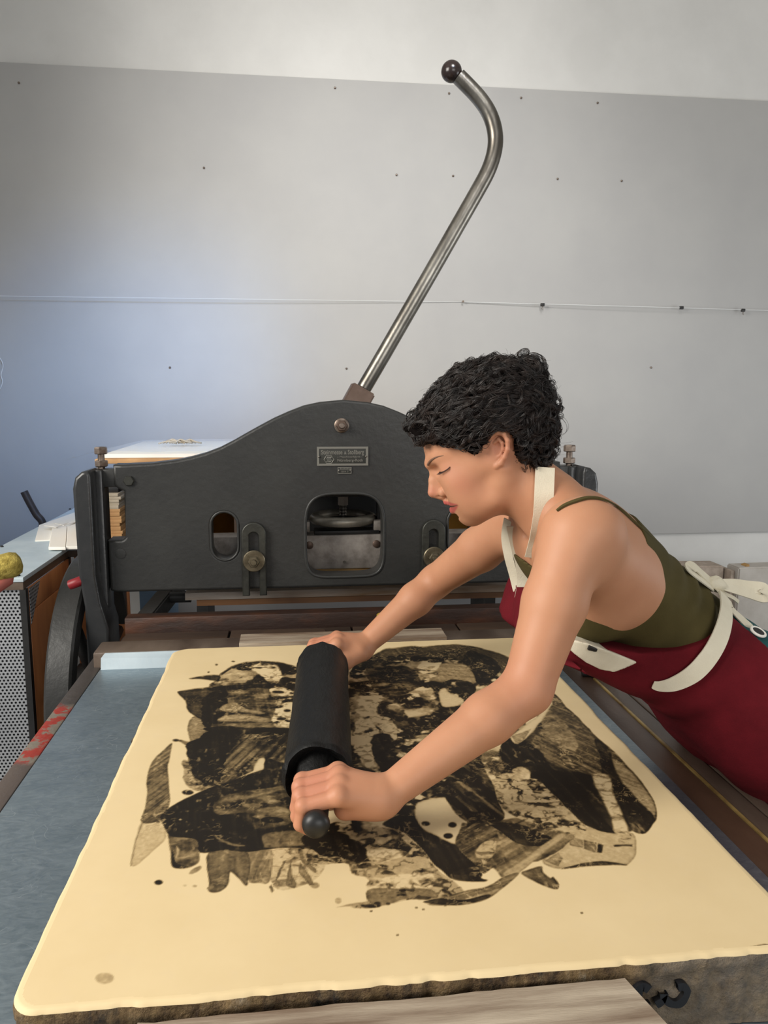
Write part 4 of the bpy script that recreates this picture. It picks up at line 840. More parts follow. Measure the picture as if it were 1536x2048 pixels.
link('drawing_face', me, M['stonetop'], stone, True)
top = [f for f in SF if f[2] < nt*nE]; side = [f for f in SF if f[2] >= nt*nE]
def sub(faces):
    u = sorted({i for f in faces for i in f}); mp = {a: b for b, a in enumerate(u)}; return SV[u], [tuple(mp[i] for i in f) for f in faces]
v, f = sub(top); mesh('edge_rim', v, [q_[::-1] for q_ in f], M['stonerim'], stone, True)
v, f = sub(side); f = [q_[::-1] for q_ in f]; f.append(tuple(range(len(v)-nE, len(v)))); mesh('slab', v, f, M['stoneside'], stone, True)
# painted number on the near side (a 3 lying on its side) and the chipped corner
def front(px, py): p = un(px, py, 'y', SY0-.001); return p
def stroke(pts, w):
    c = smooth_path([front(*p) for p in pts], 6); n = len(c); v = []; f = []
    for i, p in enumerate(c):
        t = c[min(i+1, n-1)]-c[max(i-1, 0)]; t /= np.linalg.norm(t)+1e-9; s = np.array([-t[2], 0, t[0]])*w*.5*(.75+.5*vnoise(np.array([p]), 160)[0])
        v += [p+s+[0, -.0028, 0], p-s+[0, -.0028, 0], p+s+[0, .003, 0], p-s+[0, .003, 0]]
    for i in range(n-1): a = 4*i; f += [(a, a+1, a+5, a+4), (a+2, a+6, a+7, a+3), (a, a+4, a+6, a+2), (a+1, a+3, a+7, a+5)]
    return mesh('painted_number', v, f, M['inkpaint'], stone)
stroke(((1296, 1976), (1284, 1970), (1274, 1980), (1275, 1996), (1284, 2006), (1296, 2010)), .008)
stroke(((1310, 2006), (1322, 1998), (1326, 1984)), .008); stroke(((1326, 1990), (1338, 2003), (1356, 2004), (1368, 1992), (1372, 1978), (1364, 1970), (1354, 1972)), .0075)
c0 = un(1512, 1908, 'z', ZS)
# planks in front of and behind the stone
wobbly_plank('wooden_plank', (-.14, .303), (.42, .624), (ZB+.0015, .9115), M['wood_worn'], 'worn grey wooden plank lying on the bed at the near side of the stone', 'plank', None, .0025, -.25)
wobbly_plank('wooden_plank', (-.118, .335), (1.634, 1.70), (ZB+.001, .924), M['wood_worn'], 'pale worn plank lying against the far side of the stone', 'plank', None, .0012)
# ------------------------------------------------------------------ ink roller
RA = np.array([.0275, .940, .9665]); RB = np.array([.0500, 1.352, .9665]); RD = (RB-RA)/np.linalg.norm(RB-RA); RL = float(np.linalg.norm(RB-RA))
rol = empty('ink_roller', tuple((RA+RB)/2-np.array([0, 0, .0455])), 'black leather ink roller pressed on the drawing, held by its two handles', 'ink roller')
def wob(j, t): return 0
prof = [(.020, .014), (.033, .011), (.038, .002), (.0425, -.003), (.0462, .002), (.0462, .009), (.0452, .016)]+[(.0448+.0004*math.sin(k*1.7), .02+k*(RL-.04)/14) for k in range(15)]+[(.0452, RL-.014), (.0462, RL-.008), (.0462, RL-.002), (.0425, RL+.003), (.038, RL-.002), (.033, RL-.011), (.020, RL-.014)]
def wr(j, t):
    n = len(prof); e = 1 if 1 < j < 7 or n-8 < j < n-2 else 0
    return (.12*(vnoise(np.array([[math.cos(t)*2.4, math.sin(t)*2.4, j*.8]]), 1.6)[0]-.5) if e else .010*(vnoise(np.array([[math.cos(t)*2, math.sin(t)*2, j*.5]]), 1)[0]-.5))
lathe('roller_drum', prof, RA, RD, M['leather'], rol, 72, True, wr, 70)
for sgn, o in ((-1, RA), (1, RB)):
    ax = RD*sgn
    lathe('leather_cuff', [(.031, -.012), (.027, .002), (.0215, .014), (.0175, .024), (.0165, .034)], o, ax, M['leather'], rol, 40, True, lambda j, t: .10*(vnoise(np.array([[math.cos(t)*2.5, math.sin(t)*2.5, j*.9]]), 1.5)[0]-.5), 70)
    hd = lathe('handle', [(.0135, .02), (.0142, .05), (.0146, .08), (.0140, .098), (.0120, .101), (.0120, .104)], o, ax, M['handleblack'], rol, 32)
    lathe('end_knob', [(.0120, .104), (.0152, .1055), (.0162, .110), (.0150, .116), (.0110, .121), (.004, .1232)], o, ax, M['handleblack'], hd, 32, True, None, 60)
# ------------------------------------------------------------------ the woman: one continuous body grown from a distance field
class SDF:
    def __init__(s): s.P = []
    def cone(s, a, b, ra, rb, k=.01, op=1, sy=1.0):
        a, b = np.array(a, float), np.array(b, float); r = max(ra, rb)
        s.P.append(('c', a, b, ra, rb, sy, k, op, np.minimum(a, b)-r*max(1, sy)-k, np.maximum(a, b)+r*max(1, sy)+k)); return s
    def ell(s, c, r, R=None, k=.01, op=1):
        c = np.array(c, float); r = np.array(r, float); R = np.eye(3) if R is None else np.array(R, float); m = r.max()+k
        s.P.append(('e', c, r, R, None, None, k, op, c-m, c+m)); return s
    def chain(s, pts, rad, k=.006, op=1):
        for i in range(len(pts)-1): s.cone(pts[i], pts[i+1], rad[i], rad[i+1], k if i == 0 else min(k, .004), op)
        return s
    @staticmethod
    def prim(p, X):
        if p[0] == 'c':
            _, a, b, ra, rb, sy = p[:6]; d = b-a; q = X-a
            if sy != 1.0: q = q*np.array([1, 1/sy, 1])
            t = np.clip(q@d/(d@d+1e-12), 0, 1); return np.sqrt(((q-t[:, None]*d)**2).sum(1))-(ra+(rb-ra)*t)
        _, c, r, R = p[:4]; q = (X-c)@R.T; k0 = np.sqrt(((q/r)**2).sum(1)); k1 = np.sqrt(((q/r**2)**2).sum(1))+1e-9
        return k0*(k0-1)/k1
    def __call__(s, X, band=.03):
        lo, hi = X.min(0), X.max(0); d = np.full(len(X), 1.0)
        for p in s.P:
            if (p[8]-band > hi).any() or (p[9]+band < lo).any(): continue
            e = s.prim(p, X); k, op = p[6], p[7]
            if op < 0: e = -e; h = np.maximum(k-np.abs(d-e), 0)/k if k else 0; d = np.maximum(d, e)+(h*h*k/4 if k else 0)
            else: h = np.maximum(k-np.abs(d-e), 0)/k if k else 0; d = np.minimum(d, e)-(h*h*k/4 if k else 0)
        return d
    def grad(s, X, e=.0015):
        g = np.stack([s(X+v)-s(X-v) for v in np.eye(3)*e], 1); return g/(np.linalg.norm(g, axis=1)[:, None]+1e-9)
def net(fn, lo, hi, h, B=8, skip=1.6):
    """surface nets on the blocks that the surface passes through"""
    lo = np.array(lo, float); hi = np.array(hi, float); nb = np.ceil((hi-lo)/(h*B)).astype(int)
    I = np.stack(np.meshgrid(*[np.arange(n) for n in nb], indexing='ij'), -1).reshape(-1, 3)
    ctr = lo+(I+.5)*B*h; keep = np.zeros(len(I), bool); S = 6
    key = (I//S)@np.array([1, 1000, 1000000])
    order = np.argsort(key, kind='stable'); cuts = np.flatnonzero(np.diff(key[order]))+1
    for g in np.split(order, cuts): keep[g] = np.abs(fn(ctr[g], .12)) < B*h*.87*skip
    I = I[keep]; key = (I//3)@np.array([1, 1000, 1000000]); order = np.argsort(key, kind='stable'); cuts = np.flatnonzero(np.diff(key[order]))+1
    L = np.stack(np.meshgrid(*[np.arange(B+1)]*3, indexing='ij'), -1).reshape(-1, 3); ST = np.array([1, 4000, 16000000], np.int64)
    cid, cpos, edges = [], [], []
    corner = [(0, 0, 0), (1, 0, 0), (0, 1, 0), (1, 1, 0), (0, 0, 1), (1, 0, 1), (0, 1, 1), (1, 1, 1)]
    prs = [(a, b) for a in range(8) for b in range(a+1, 8) if sum(abs(corner[a][i]-corner[b][i]) for i in range(3)) == 1]
    for g in np.split(order, cuts):
        if not len(g): continue
        base = I[g]*B; G = (base[:, None, :]+L[None]).reshape(-1, 3); D = fn(lo+G*h, .03).reshape(len(g), B+1, B+1, B+1)
        c8 = np.stack([D[:, x:B+x, y:B+y, z:B+z] for x, y, z in corner], -1); neg = c8 < 0
        m = neg.any(-1) & ~neg.all(-1)
        if not m.any(): continue
        w_ = np.argwhere(m); v8 = c8[m]; acc = np.zeros((len(w_), 3)); cnt = np.zeros(len(w_))
        for a, b in prs:
            x = (v8[:, a] < 0) != (v8[:, b] < 0); den = v8[:, a]-v8[:, b]; t = np.where(x, v8[:, a]/np.where(np.abs(den) < 1e-12, 1, den), 0)
            A, Bc = np.array(corner[a]), np.array(corner[b]); acc += x[:, None]*(A+t[:, None]*(Bc-A)); cnt += x
        gc = base[w_[:, 0]]+w_[:, 1:]; cid.append(gc@ST); cpos.append(lo+(gc+acc/cnt[:, None])*h)
        for ax, cb in ((0, 1), (1, 2), (2, 4)):
            s0 = v8[:, 0] < 0; x = s0 != (v8[:, cb] < 0)
            if x.any(): edges.append(np.c_[gc[x]@ST, np.full(x.sum(), ax), s0[x]])
    cid = np.concatenate(cid); cpos = np.concatenate(cpos); E_ = np.concatenate(edges); o = np.argsort(cid); cid = cid[o]; cpos = cpos[o]
    F = []
    for ax in range(3):
        e = E_[E_[:, 1] == ax]; u, v = ST[(ax+1) % 3], ST[(ax+2) % 3]
        Qd = np.stack([e[:, 0]-u-v, e[:, 0]-v, e[:, 0], e[:, 0]-u], 1); ii = np.clip(np.searchsorted(cid, Qd), 0, len(cid)-1); ok = (cid[ii] == Qd).all(1)
        f = ii[ok]; fl = e[ok, 2] == 0; f[fl] = f[fl][:, ::-1]; F.append(f)
    return cpos, np.concatenate(F)
def sdf_mesh(name, V, F, mt, parent, attrs=None, extra=()):
    vi = np.concatenate([F.ravel()]+[np.array(g) for g in extra]).astype(np.int32); ls = np.concatenate([np.arange(len(F))*4, len(F)*4+np.cumsum([0]+[len(g) for g in extra])[:-1]]).astype(np.int32) if len(extra) else (np.arange(len(F))*4).astype(np.int32)
    me = bpy.data.meshes.new(name); me.vertices.add(len(V)); me.vertices.foreach_set('co', V.ravel()); me.loops.add(len(vi)); me.loops.foreach_set('vertex_index', vi)
    me.polygons.add(len(ls)); me.polygons.foreach_set('loop_start', ls); me.update(calc_edges=True); me.validate()
    for k, a in (attrs or {}).items(): me.attributes.new(k, 'FLOAT', 'POINT').data.foreach_set('value', a.astype(np.float32))
    return link(name, me, mt, parent, True)
YB = 1.15
def W(px, py, y): return un(px, py, 'y', y)
# torso, shoulders
ax = np.array([.75, 0, -.66]); ax /= np.linalg.norm(ax); nn = np.array([-ax[2], 0, ax[0]]); RT_ = np.array([ax, [0, 1, 0], nn])
core = SDF()
TS = lambda s_, n_, y_=YB: np.array([s_*ax[0]+n_*nn[0], y_, s_*ax[2]+n_*nn[2]])
core.ell(TS(-.448, 1.207), (.125, .124, .088), RT_, .03)
core.ell(TS(-.500, 1.205), (.085, .140, .066), RT_, .04)
core.ell(TS(-.305, 1.207), (.150, .110, .084), RT_, .04)
core.ell(TS(-.135, 1.197), (.145, .152, .092), RT_, .05)
for s in (-1, 1): core.ell((.445, YB+s*.066, 1.140), (.050, .052, .050), None, .03); core.ell(TS(-.06, 1.20, YB+s*.07), (.09, .085, .088), RT_, .04)
SHL, ELL_, WRL = W(1152, 1072, .985), W(1054, 1378, .93), W(762, 1597, .868)
SHR, ELR, WRR = W(1040, 1040, 1.315), W(872, 1162, 1.475), W(722, 1296, 1.432)
legs = SDF()
for s in (-1, 1):
    hip = np.array([.73, YB+s*.08, .985]); kn = np.array([1.015, YB+s*.085, .61]); an = np.array([1.14, YB+s*.09, FLOOR+.12])
    legs.cone(hip, kn, .088, .058, .05).cone(kn, an, .056, .036, .02)
body = SDF(); body.P += core.P
for S_, E0, W0, s in ((SHL, ELL_, WRL, -1), (SHR, ELR, WRR, 1)):
    body.ell(S_+np.array([.010, -s*.010, -.004]), (.048, .045, .048), None, .035)
    mid = S_+(E0-S_)*.45; body.cone(S_, mid, .043, .0415, .03).cone(mid, E0, .0415, .0315, .01)
    q = E0+(W0-E0)*.28; body.cone(E0, q, .0315, .0325, .012).cone(q, W0, .0325, .0200, .01)
    body.cone(np.array([.400, YB+s*.035, 1.272]), S_+np.array([.03, 0, .008]), .036, .030, .03)
    body.cone(S_+np.array([.025, -s*.03, -.03]), TS(-.43, 1.195, YB+s*.075), .045, .055, .04)
# hands closed round the roller handles
def hand(wrist, hc, A, B, tip_scale=1.0):
    A = np.array(A, float); B = np.array(B, float); B -= A*(A@B); B /= np.linalg.norm(B); U = np.array([0, 0, 1.0]); U -= A*(A@U); U -= B*(B@U); U /= np.linalg.norm(U)
    if U[2] < 0: U = -U
    g = lambda t, b, u: hc+A*t+B*b+U*u
    body.cone(wrist, wrist+(g(0, .045, .014)-wrist)*.55, .0205, .0215, .012, 1)
    mcp = []
    for t, r in ((.0285, .0112), (.0095, .0115), (-.0095, .011), (-.0270, .010)):
        m = g(t, .0285-abs(t)*.1, .0300-abs(t-.005)*.20); mcp.append((m, t, r)); body.cone(wrist+(m-wrist)*.18, m, .0170, r+.001, .014)
    body.cone(wrist, g(-.006, .034, -.002), .019, .014, .014); body.cone(wrist+A*.008, g(.022, .040, .004), .018, .014, .014)
    for (m, t, r), L in zip(mcp, (1.0, 1.06, 1.0, .84)):
        t2 = t*1.0
        pip = g(t2, -.0175*L, .0172*L-abs(t)*.04); dip = g(t2, -.0218*L, -.0080); tip = g(t2*.97, -.0030, -.0228*L)
        body.cone(m, pip, r*.98, r*.90, .004).cone(pip, dip, r*.90, r*.82, .002).cone(dip, tip, r*.82, r*.70, .002)
        body.ell(m+U*.0035, (r*.9,)*3, None, .006); body.ell(pip+(-B+U)*.001, (r*.93,)*3, None, .003)
    body.cone(g(.016, .066, .004), g(.036, .042, -.006), .016, .0125, .012).cone(g(.036, .042, -.006), g(.043, .016, -.019), .0125, .0105, .006).cone(g(.043, .016, -.019), g(.036, -.008, -.0245), .0105, .0085, .003)
hcL = RA-RD*.0690; hcR = RB+RD*.0690
hand(WRL, hcL, RD, (1, .0, .0)); hand(WRR, hcR, -RD, (1, .0, 0))
# head, built in its own frame: u to the back of the head, v down, w away (units: photo pixels at the head, about .76 mm)
HO = W(985, 900, 1.13); hray = HO-CAM; hs = float(hray@FWD)/FPX; hw = hray/np.linalg.norm(hray); hu = np.cross(hw, [0, 0, 1]); hu /= np.linalg.norm(hu); hv = -np.cross(hu, hw)
hv = hv/np.linalg.norm(hv)
if hv[2] > 0: hv = -hv
rr_ = np.array([hu, hv]); tw = np.array([hu@RT, hu@UP]); ang = math.atan2(tw[1], tw[0]); hu, hv = hu*math.cos(ang)+hv*math.sin(ang), -hu*math.sin(ang)+hv*math.cos(ang)
def HP(u, v, w=0): return HO+(hu*(u-985)+hv*(v-900)+hw*w)*hs
def HC(X): q = (X-HO)/hs; return q@hu+985, q@hv+900, q@hw
fd = np.array([-.858, .513]); dd = np.array([.513, .858])
RH = np.array([-(hu*fd[0]+hv*fd[1]), hw, hu*dd[0]+hv*dd[1]])            # rows: back, lateral, down along the face
def he(sd, u, v, w, rf, rl, rd, k, op=1, R=None): sd.ell(HP(u, v, w), np.array([rf, rl, rd])*hs, RH if R is None else R, k*hs, op)
def hc_(sd, a, b, ra, rb, k, op=1): sd.cone(HP(*a), HP(*b), ra*hs, rb*hs, k*hs, op)
hd_ = SDF()
he(hd_, 964, 858, 0, 124, 92, 100, 8)
he(hd_, 932, 955, 0, 47, 58, 78, 36)
he(hd_, 936, 999, 0, 40, 40, 33, 22)
hc_(hd_, (941, 1027, -6), (941, 1027, 6), 19, 19, 22)
for s in (-1, 1):
    hc_(hd_, (945, 1028, s*12), (992, 992, s*50), 16, 15, 26); hc_(hd_, (992, 992, s*50), (1006, 935, s*66), 15, 18, 24)
    hc_(hd_, (916, 958, s*42), (985, 920, s*66), 17, 14, 40)
    hc_(hd_, (859, 927, s*9), (880, 912, s*40), 8, 8, 16); hc_(hd_, (880, 912, s*40), (905, 900, s*58), 8, 8, 16)
    he(hd_, 945, 985, s*40, 34, 24, 40, 34)
he(hd_, 978, 985, 0, 46, 44, 44, 30)
for s in (-1, 1): he(hd_, 868, 942, s*34, 13, 18, 9, 14, -1)
for s in (-1, 1): he(hd_, 897, 936, s*33, 15.5, 17, 14.5, 5); 
hc_(hd_, (869, 940, 0), (866, 960, 0), 9.5, 8.6, 8); hc_(hd_, (866, 960, 0), (865, 984, 0), 8.6, 10.2, 5); hc_(hd_, (876, 948, 0), (882, 984, 0), 10, 13, 10)
for s in (-1, 1): he(hd_, 887, 983.5, s*16, 9.6, 7.6, 9.4, 2.5)
hc_(hd_, (866, 986, 0), (886, 995, 0), 7.5, 6, 5)
for s in (-1, 1): he(hd_, 877, 994, s*12, 7, 4.6, 3.6, 2.5, -1, np.array([hu, hw, hv]))
# lips
hc_(hd_, (893.5, 1003.5, 0), (899, 1003, 12), 6.2, 5.2, 4); hc_(hd_, (893.5, 1003.5, 0), (899, 1003, -12), 6.2, 5.2, 4)
for s in (-1, 1): hc_(hd_, (899, 1003.5, s*12), (914, 1004, s*25), 5.6, 2.6, 4); hc_(hd_, (907.5, 1020.5, 0), (910.5, 1017.5, s*13), 7.6, 6.4, 4); hc_(hd_, (910.5, 1017.5, s*13), (918, 1009.5, s*25), 6.4, 2.4, 4)
for s in (-1, 1): hc_(hd_, (891, 1013.2, 0), (901, 1011.6, s*14), 3.4, 3.0, .8, -1); hc_(hd_, (897, 1013, 0), (906, 1011, s*14), 3.2, 2.8, .8, -1); hc_(hd_, (904, 1011.4, s*14), (917, 1007, s*26), 2.8, 1.0, .8, -1)
he(hd_, 912, 1033, 0, 8, 22, 4.5, 8, -1)
# ears
for s in (-1, 1):
    he(hd_, 996, 896, s*84, 14, 7, 27, 7, 1, np.array([hu, hw, hv])); he(hd_, 995, 897, s*96, 9.5, 9, 16, 4, -1, np.array([hu, hw, hv]))
    rim = [(983, 899, 83), (979, 887, 87), (983, 875, 91), (994, 868, 95), (1006, 871, 98), (1013, 883, 99), (1013, 899, 98), (1007, 914, 94), (1000, 925, 89), (993, 930, 85), (988, 922, 82)]
    rr2 = [3.6, 3.8, 4, 4.2, 4.2, 4.2, 4.2, 4.4, 6, 6, 4.5]
    for i in range(len(rim)-1): hc_(hd_, (rim[i][0], rim[i][1], s*rim[i][2]), (rim[i+1][0], rim[i+1][1], s*rim[i+1][2]), rr2[i], rr2[i+1], 3)
    ah = [(989, 886, 89), (996, 880, 92), (1003, 887, 94), (1004, 899, 93), (999, 910, 90), (992, 915, 87)]
    for i in range(len(ah)-1): hc_(hd_, (ah[i][0], ah[i][1], s*ah[i][2]), (ah[i+1][0], ah[i+1][1], s*ah[i+1][2]), 3, 3, 3)
    he(hd_, 986, 906, s*81, 4, 4, 6, 4, 1, np.array([hu, hw, hv]))
body.P += hd_.P
hc_(body, (1022, 948, 0), (1092, 1004, 0), 64, 68, 30)
for s in (-1, 1): hc_(body, (1010, 960, s*56), (1062, 1050, s*14), 13, 10, 26)
he(body, 1075, 1055, 0, 30, 12, 14, 24, -1)
import time; _t0 = time.time()
BV, BF = net(body, (-.05, .72, .88), (.95, 1.60, 1.58), .0018); print('body', len(BV), time.time()-_t0)
def refine(V, F, fn, region, rounds=1):
    for _ in range(rounds):
        m = region(V)[F].all(1); A, Bq = F[m], F[~m]
        e = np.concatenate([np.sort(A[:, [i, (i+1) % 4]], 1) for i in range(4)]); key = e[:, 0].astype(np.int64)*10**8+e[:, 1]; uk, inv = np.unique(key, return_inverse=True); n0 = len(V)
        mid = (V[uk//10**8]+V[uk % 10**8])/2; cen = V[A].mean(1); nm = len(mid); na = len(A); E4 = inv.reshape(4, na)+n0; c = np.arange(na)+n0+nm
        new = np.concatenate([mid, cen])
        for _k in range(4):
            for i0 in range(0, len(new), 4000):
                p = new[i0:i0+4000]; new[i0:i0+4000] = p-fn.grad(p, .0005)*np.clip(fn(p), -.001, .001)[:, None]*.9
        V = np.concatenate([V, new]); Q = np.concatenate([np.stack([A[:, i], E4[i], c, E4[(i-1) % 4]], 1) for i in range(4)])
        # neighbours of the refined area keep a closed seam: their split edges become extra corners
        ek = {int(k): n0+j for j, k in enumerate(uk)}; out = []; rest = []
        bs = np.stack([np.minimum(Bq, np.roll(Bq, -1, 1)).astype(np.int64)*10**8+np.maximum(Bq, np.roll(Bq, -1, 1))], 0)[0]; hasn = np.isin(bs, uk).any(1)
        for f, k in zip(Bq[hasn], bs[hasn]):
            pg = []
            for i in range(4):
                pg.append(int(f[i])); j = ek.get(int(k[i]))
                if j is not None: pg.append(j)
            out.append(pg)
        F = np.concatenate([Bq[~hasn], Q]); NG.extend(out)
    return V, F
NG = []
def face_area(V): u, v, w = HC(V); return (u < 1032) & (u > 800) & (v > 840) & (v < 1062) & (np.abs(w) < 130) & (w < 60)
_h = [v.copy() for v in (BV,)]
BV, BF = refine(BV, BF, body, face_area); print('refined', len(BV), time.time()-_t0)
person = empty('person', (.9, YB, FLOOR), 'woman in olive top and dark red apron leaning over the stone with a roller', 'person')
bu, bvv, bw = HC(BV); near_head = (np.abs(bu-940) < 120) & (np.abs(bvv-940) < 140)
lip = np.zeros(len(BV)); up_ = np.zeros(len(BV))
lp_up = [(882, 1005), (887.5, 1001), (897, 1001.5), (916, 1004.5), (919, 1007), (905, 1010.5), (890, 1013)]; lp_lo = [(892, 1014), (905, 1011), (919, 1007.5), (915, 1015), (909, 1025), (901, 1027), (896, 1022)]
for L_ in (lp_up, lp_lo): lip = np.maximum(lip, np.clip(.5-polydist(bu, bvv, L_)/3.0, 0, 1)*near_head)
mouth = np.clip(.5-polydist(bu, bvv, [(886, 1009.5), (894, 1010.5), (905, 1009.3), (917, 1006.2), (917.5, 1007.6), (907, 1012), (898, 1014.5), (887, 1015)])/2.0, 0, 1)*near_head; lip = lip*(1-mouth)
blush = np.exp(-((bu-925)**2+(bvv-965)**2)/32**2)*.45+np.exp(-((bu-862)**2+(bvv-984)**2)/14**2)*.75+np.exp(-((bu-1000)**2+(bvv-898)**2)/30**2)*.6+np.exp(-((bu-897)**2+(bvv-936)**2)/17**2)*.25
for c_ in (hcL, hcR): blush += .85*np.exp(-((BV-c_-np.array([.0, 0, .012]))**2).sum(1)/.042**2)
blush += .35*np.exp(-((BV-ELL_)**2).sum(1)/.05**2)
def m_skin():
    t = NT('skin'); t.set(Roughness=.52); t.b.inputs['Specular IOR Level'].default_value = .35
    t.set(Subsurface_Weight=.12, Subsurface_Scale=.006); t.b.inputs['Subsurface Radius'].default_value = (1, .35, .2)
    c = t.ramp(t.noise(16, 5), [(.3, srgb(186, 132, 100)), (.7, srgb(194, 141, 108))])
    a = t.n('ShaderNodeAttribute', attribute_name='blush'); c = t.mix(t.math('MULTIPLY', a.outputs['Fac'], .62, True), c, srgb(180, 104, 86))
    b = t.n('ShaderNodeAttribute', attribute_name='lip'); c = t.mix(b.outputs['Fac'], c, srgb(176, 88, 80)); d2 = t.n('ShaderNodeAttribute', attribute_name='mouth'); c = t.mix(d2.outputs['Fac'], c, srgb(58, 24, 22)); t.color(c); t.bump(t.noise(420, 3), .05, .002); return t.m
M['skin'] = m_skin()
sdf_mesh('body', BV, BF, M['skin'], person, extra=NG, attrs={'lip': lip, 'mouth': mouth, 'blush': np.clip(blush, 0, 1)})
# eyebrows, lashes
M['hair'] = None
def m_hair():
    t = NT('dark_brown_hair'); t.set(Roughness=.42); t.color(t.ramp(t.noise(60, 3), [(.35, srgb(22, 17, 15)), (.7, srgb(48, 36, 30))])); t.b.inputs['Specular IOR Level'].default_value = .5; return t.m
M['hair'] = m_hair(); M['lash'] = mat('dark_lash', srgb(62, 40, 32), .7); M['hairbase'] = mat('dark_hair_mass', srgb(16, 12, 11), .95, spec=.05); M['brow'] = mat('brown_brow', srgb(112, 82, 64), .8)
def trace(o, d, sd, off=0.0, t0=.4, t1=2.4):       # first point of a surface along a line
    t = t0
    for _ in range(160):
        p = (o+d*t)[None]; e = sd(p, .25)[0]-off
        if e < .0002: return p[0]
        t += min(max(e*.7, .0004), .08)
        if t > t1: return None
    return None
def on_skin(pts_uv, s, lift):
    out = []
    for u, v, w in pts_uv:
        q = trace(HP(u, v, s*150), -hw*s, hd_, 0, 0, .12)
        if q is None: q = HP(u, v, s*w)
        out.append(q+hw*s*lift*hs)
    return out
def on_skin_old(pts_uv, s, lift):
    out = []
    for u, v, w in pts_uv:
        p = HP(u, v, s*w)[None]
        for _ in range(6): p = p-body.grad(p)*body(p)[:, None]*.9
        out.append(p[0]+body.grad(p)[0]*lift*hs)
    return out
for s in (-1, 1):
    bm = bmesh.new()
    ctr = smooth_path(on_skin([(857.5, 928, 13), (862, 922, 22), (869, 916.5, 34), (879, 912, 48), (892, 909.5, 56)], s, -.4), 6); n = len(ctr)
    bm_tube(bm, ctr, [hs*(.5+2.6*math.sin(math.pi*min(1, (i+7)/(n+6)))**.7*(1-.72*i/n)) for i in range(n)], 8)
    for v in bm.verts: pass
    from_bm('eyebrow', bm, M['brow'], person, True)
    bm = bmesh.new(); L_ = smooth_path(on_skin([(882, 941.5, 22), (887, 941.5, 27), (892.5, 939.5, 35), (898.5, 936, 41), (904, 931.5, 46)], s, .4), 6)
    bm_tube(bm, L_, [hs*(.35+.6*i/len(L_)) for i in range(len(L_))], 6)
    for i in range(0, len(L_), 1): g = np.array(L_[i]); bm_tube(bm, [g, g-(hu*.55-hv*.75)*hs*4.0+hw*s*1.5*hs, g-(hu*.95-hv*.85)*hs*6.5+hw*s*3*hs], [hs*.5, hs*.35, hs*.12], 4)
    from_bm('eyelashes', bm, M['lash'], person, True)
# hair: dark mass plus curls
hb = SDF(); he(hb, 966, 852, 0, 131, 105, 117, 5); he(hb, 1000, 800, 0, 74, 90, 62, 30, 1)
he(hb, 1056, 838, 0, 42, 58, 64, 30, 1, np.array([hu, hw, hv])); he(hb, 1056, 758, 0, 25, 40, 36, 12, 1, np.array([hu, hw, hv])); he(hb, 1052, 912, 0, 40, 56, 46, 26, 1, np.array([hu, hw, hv])); he(hb, 842, 856, 0, 22, 56, 22, 26, 1, np.array([hu, hw, hv]))
HPOLY = [(800, 905), (826, 884), (836, 878), (850, 882), (866, 886), (885, 889), (905, 892), (922, 894), (938, 902), (950, 910), (962, 908), (972, 894), (978, 882), (984, 868), (1000, 860), (1014, 863), (1024, 878), (1026, 900), (1024, 925), (1030, 950), (1050, 972), (1080, 975), (1160, 960), (1180, 850), (1150, 690), (980, 670), (850, 700), (770, 820)]
def hairfn(X, band=.03):
    d = hb(X, band)
    if np.abs(d).min() > .06: return d
    u, v, w = HC(X); n1 = fbm(X, 55, 3, 11)-.5; n2 = np.abs(2*fbm(X, 30, 2, 14)-1)
    d = d+n1*.026-(n2-.4)*.011
    return np.maximum(d, (polydist(u+n1*14, v+n1*14, HPOLY))*hs)
HV, HF = net(hairfn, HP(1180, 1010, -140)*0+np.array([.10, .98, 1.24]), (.50, 1.32, 1.58), .0026, 8, 2.2)
hair = sdf_mesh('hair', HV, HF, M['hairbase'], person)
def strands(paths, th, seg=4):
    n, st, _ = paths.shape; T = np.gradient(paths, axis=1); T /= np.linalg.norm(T, axis=2)[:, :, None]+1e-9; a = np.cross(T, np.array([.31, .52, .79])); a /= np.linalg.norm(a, axis=2)[:, :, None]+1e-9; b = np.cross(T, a)
    tp_ = th[:, None]*np.linspace(1, .45, st)[None]; ring = [paths+(a*math.cos(t)+b*math.sin(t))*tp_[:, :, None] for t in np.arange(seg)*2*math.pi/seg]; V = np.stack(ring, 2).reshape(-1, 3)
    i = np.arange(n)[:, None, None]*st*seg+np.arange(st-1)[None, :, None]*seg; k = np.arange(seg)[None, None]; F = np.stack([i+k, i+(k+1) % seg, i+seg+(k+1) % seg, i+seg+k], -1).reshape(-1, 4); return V, F
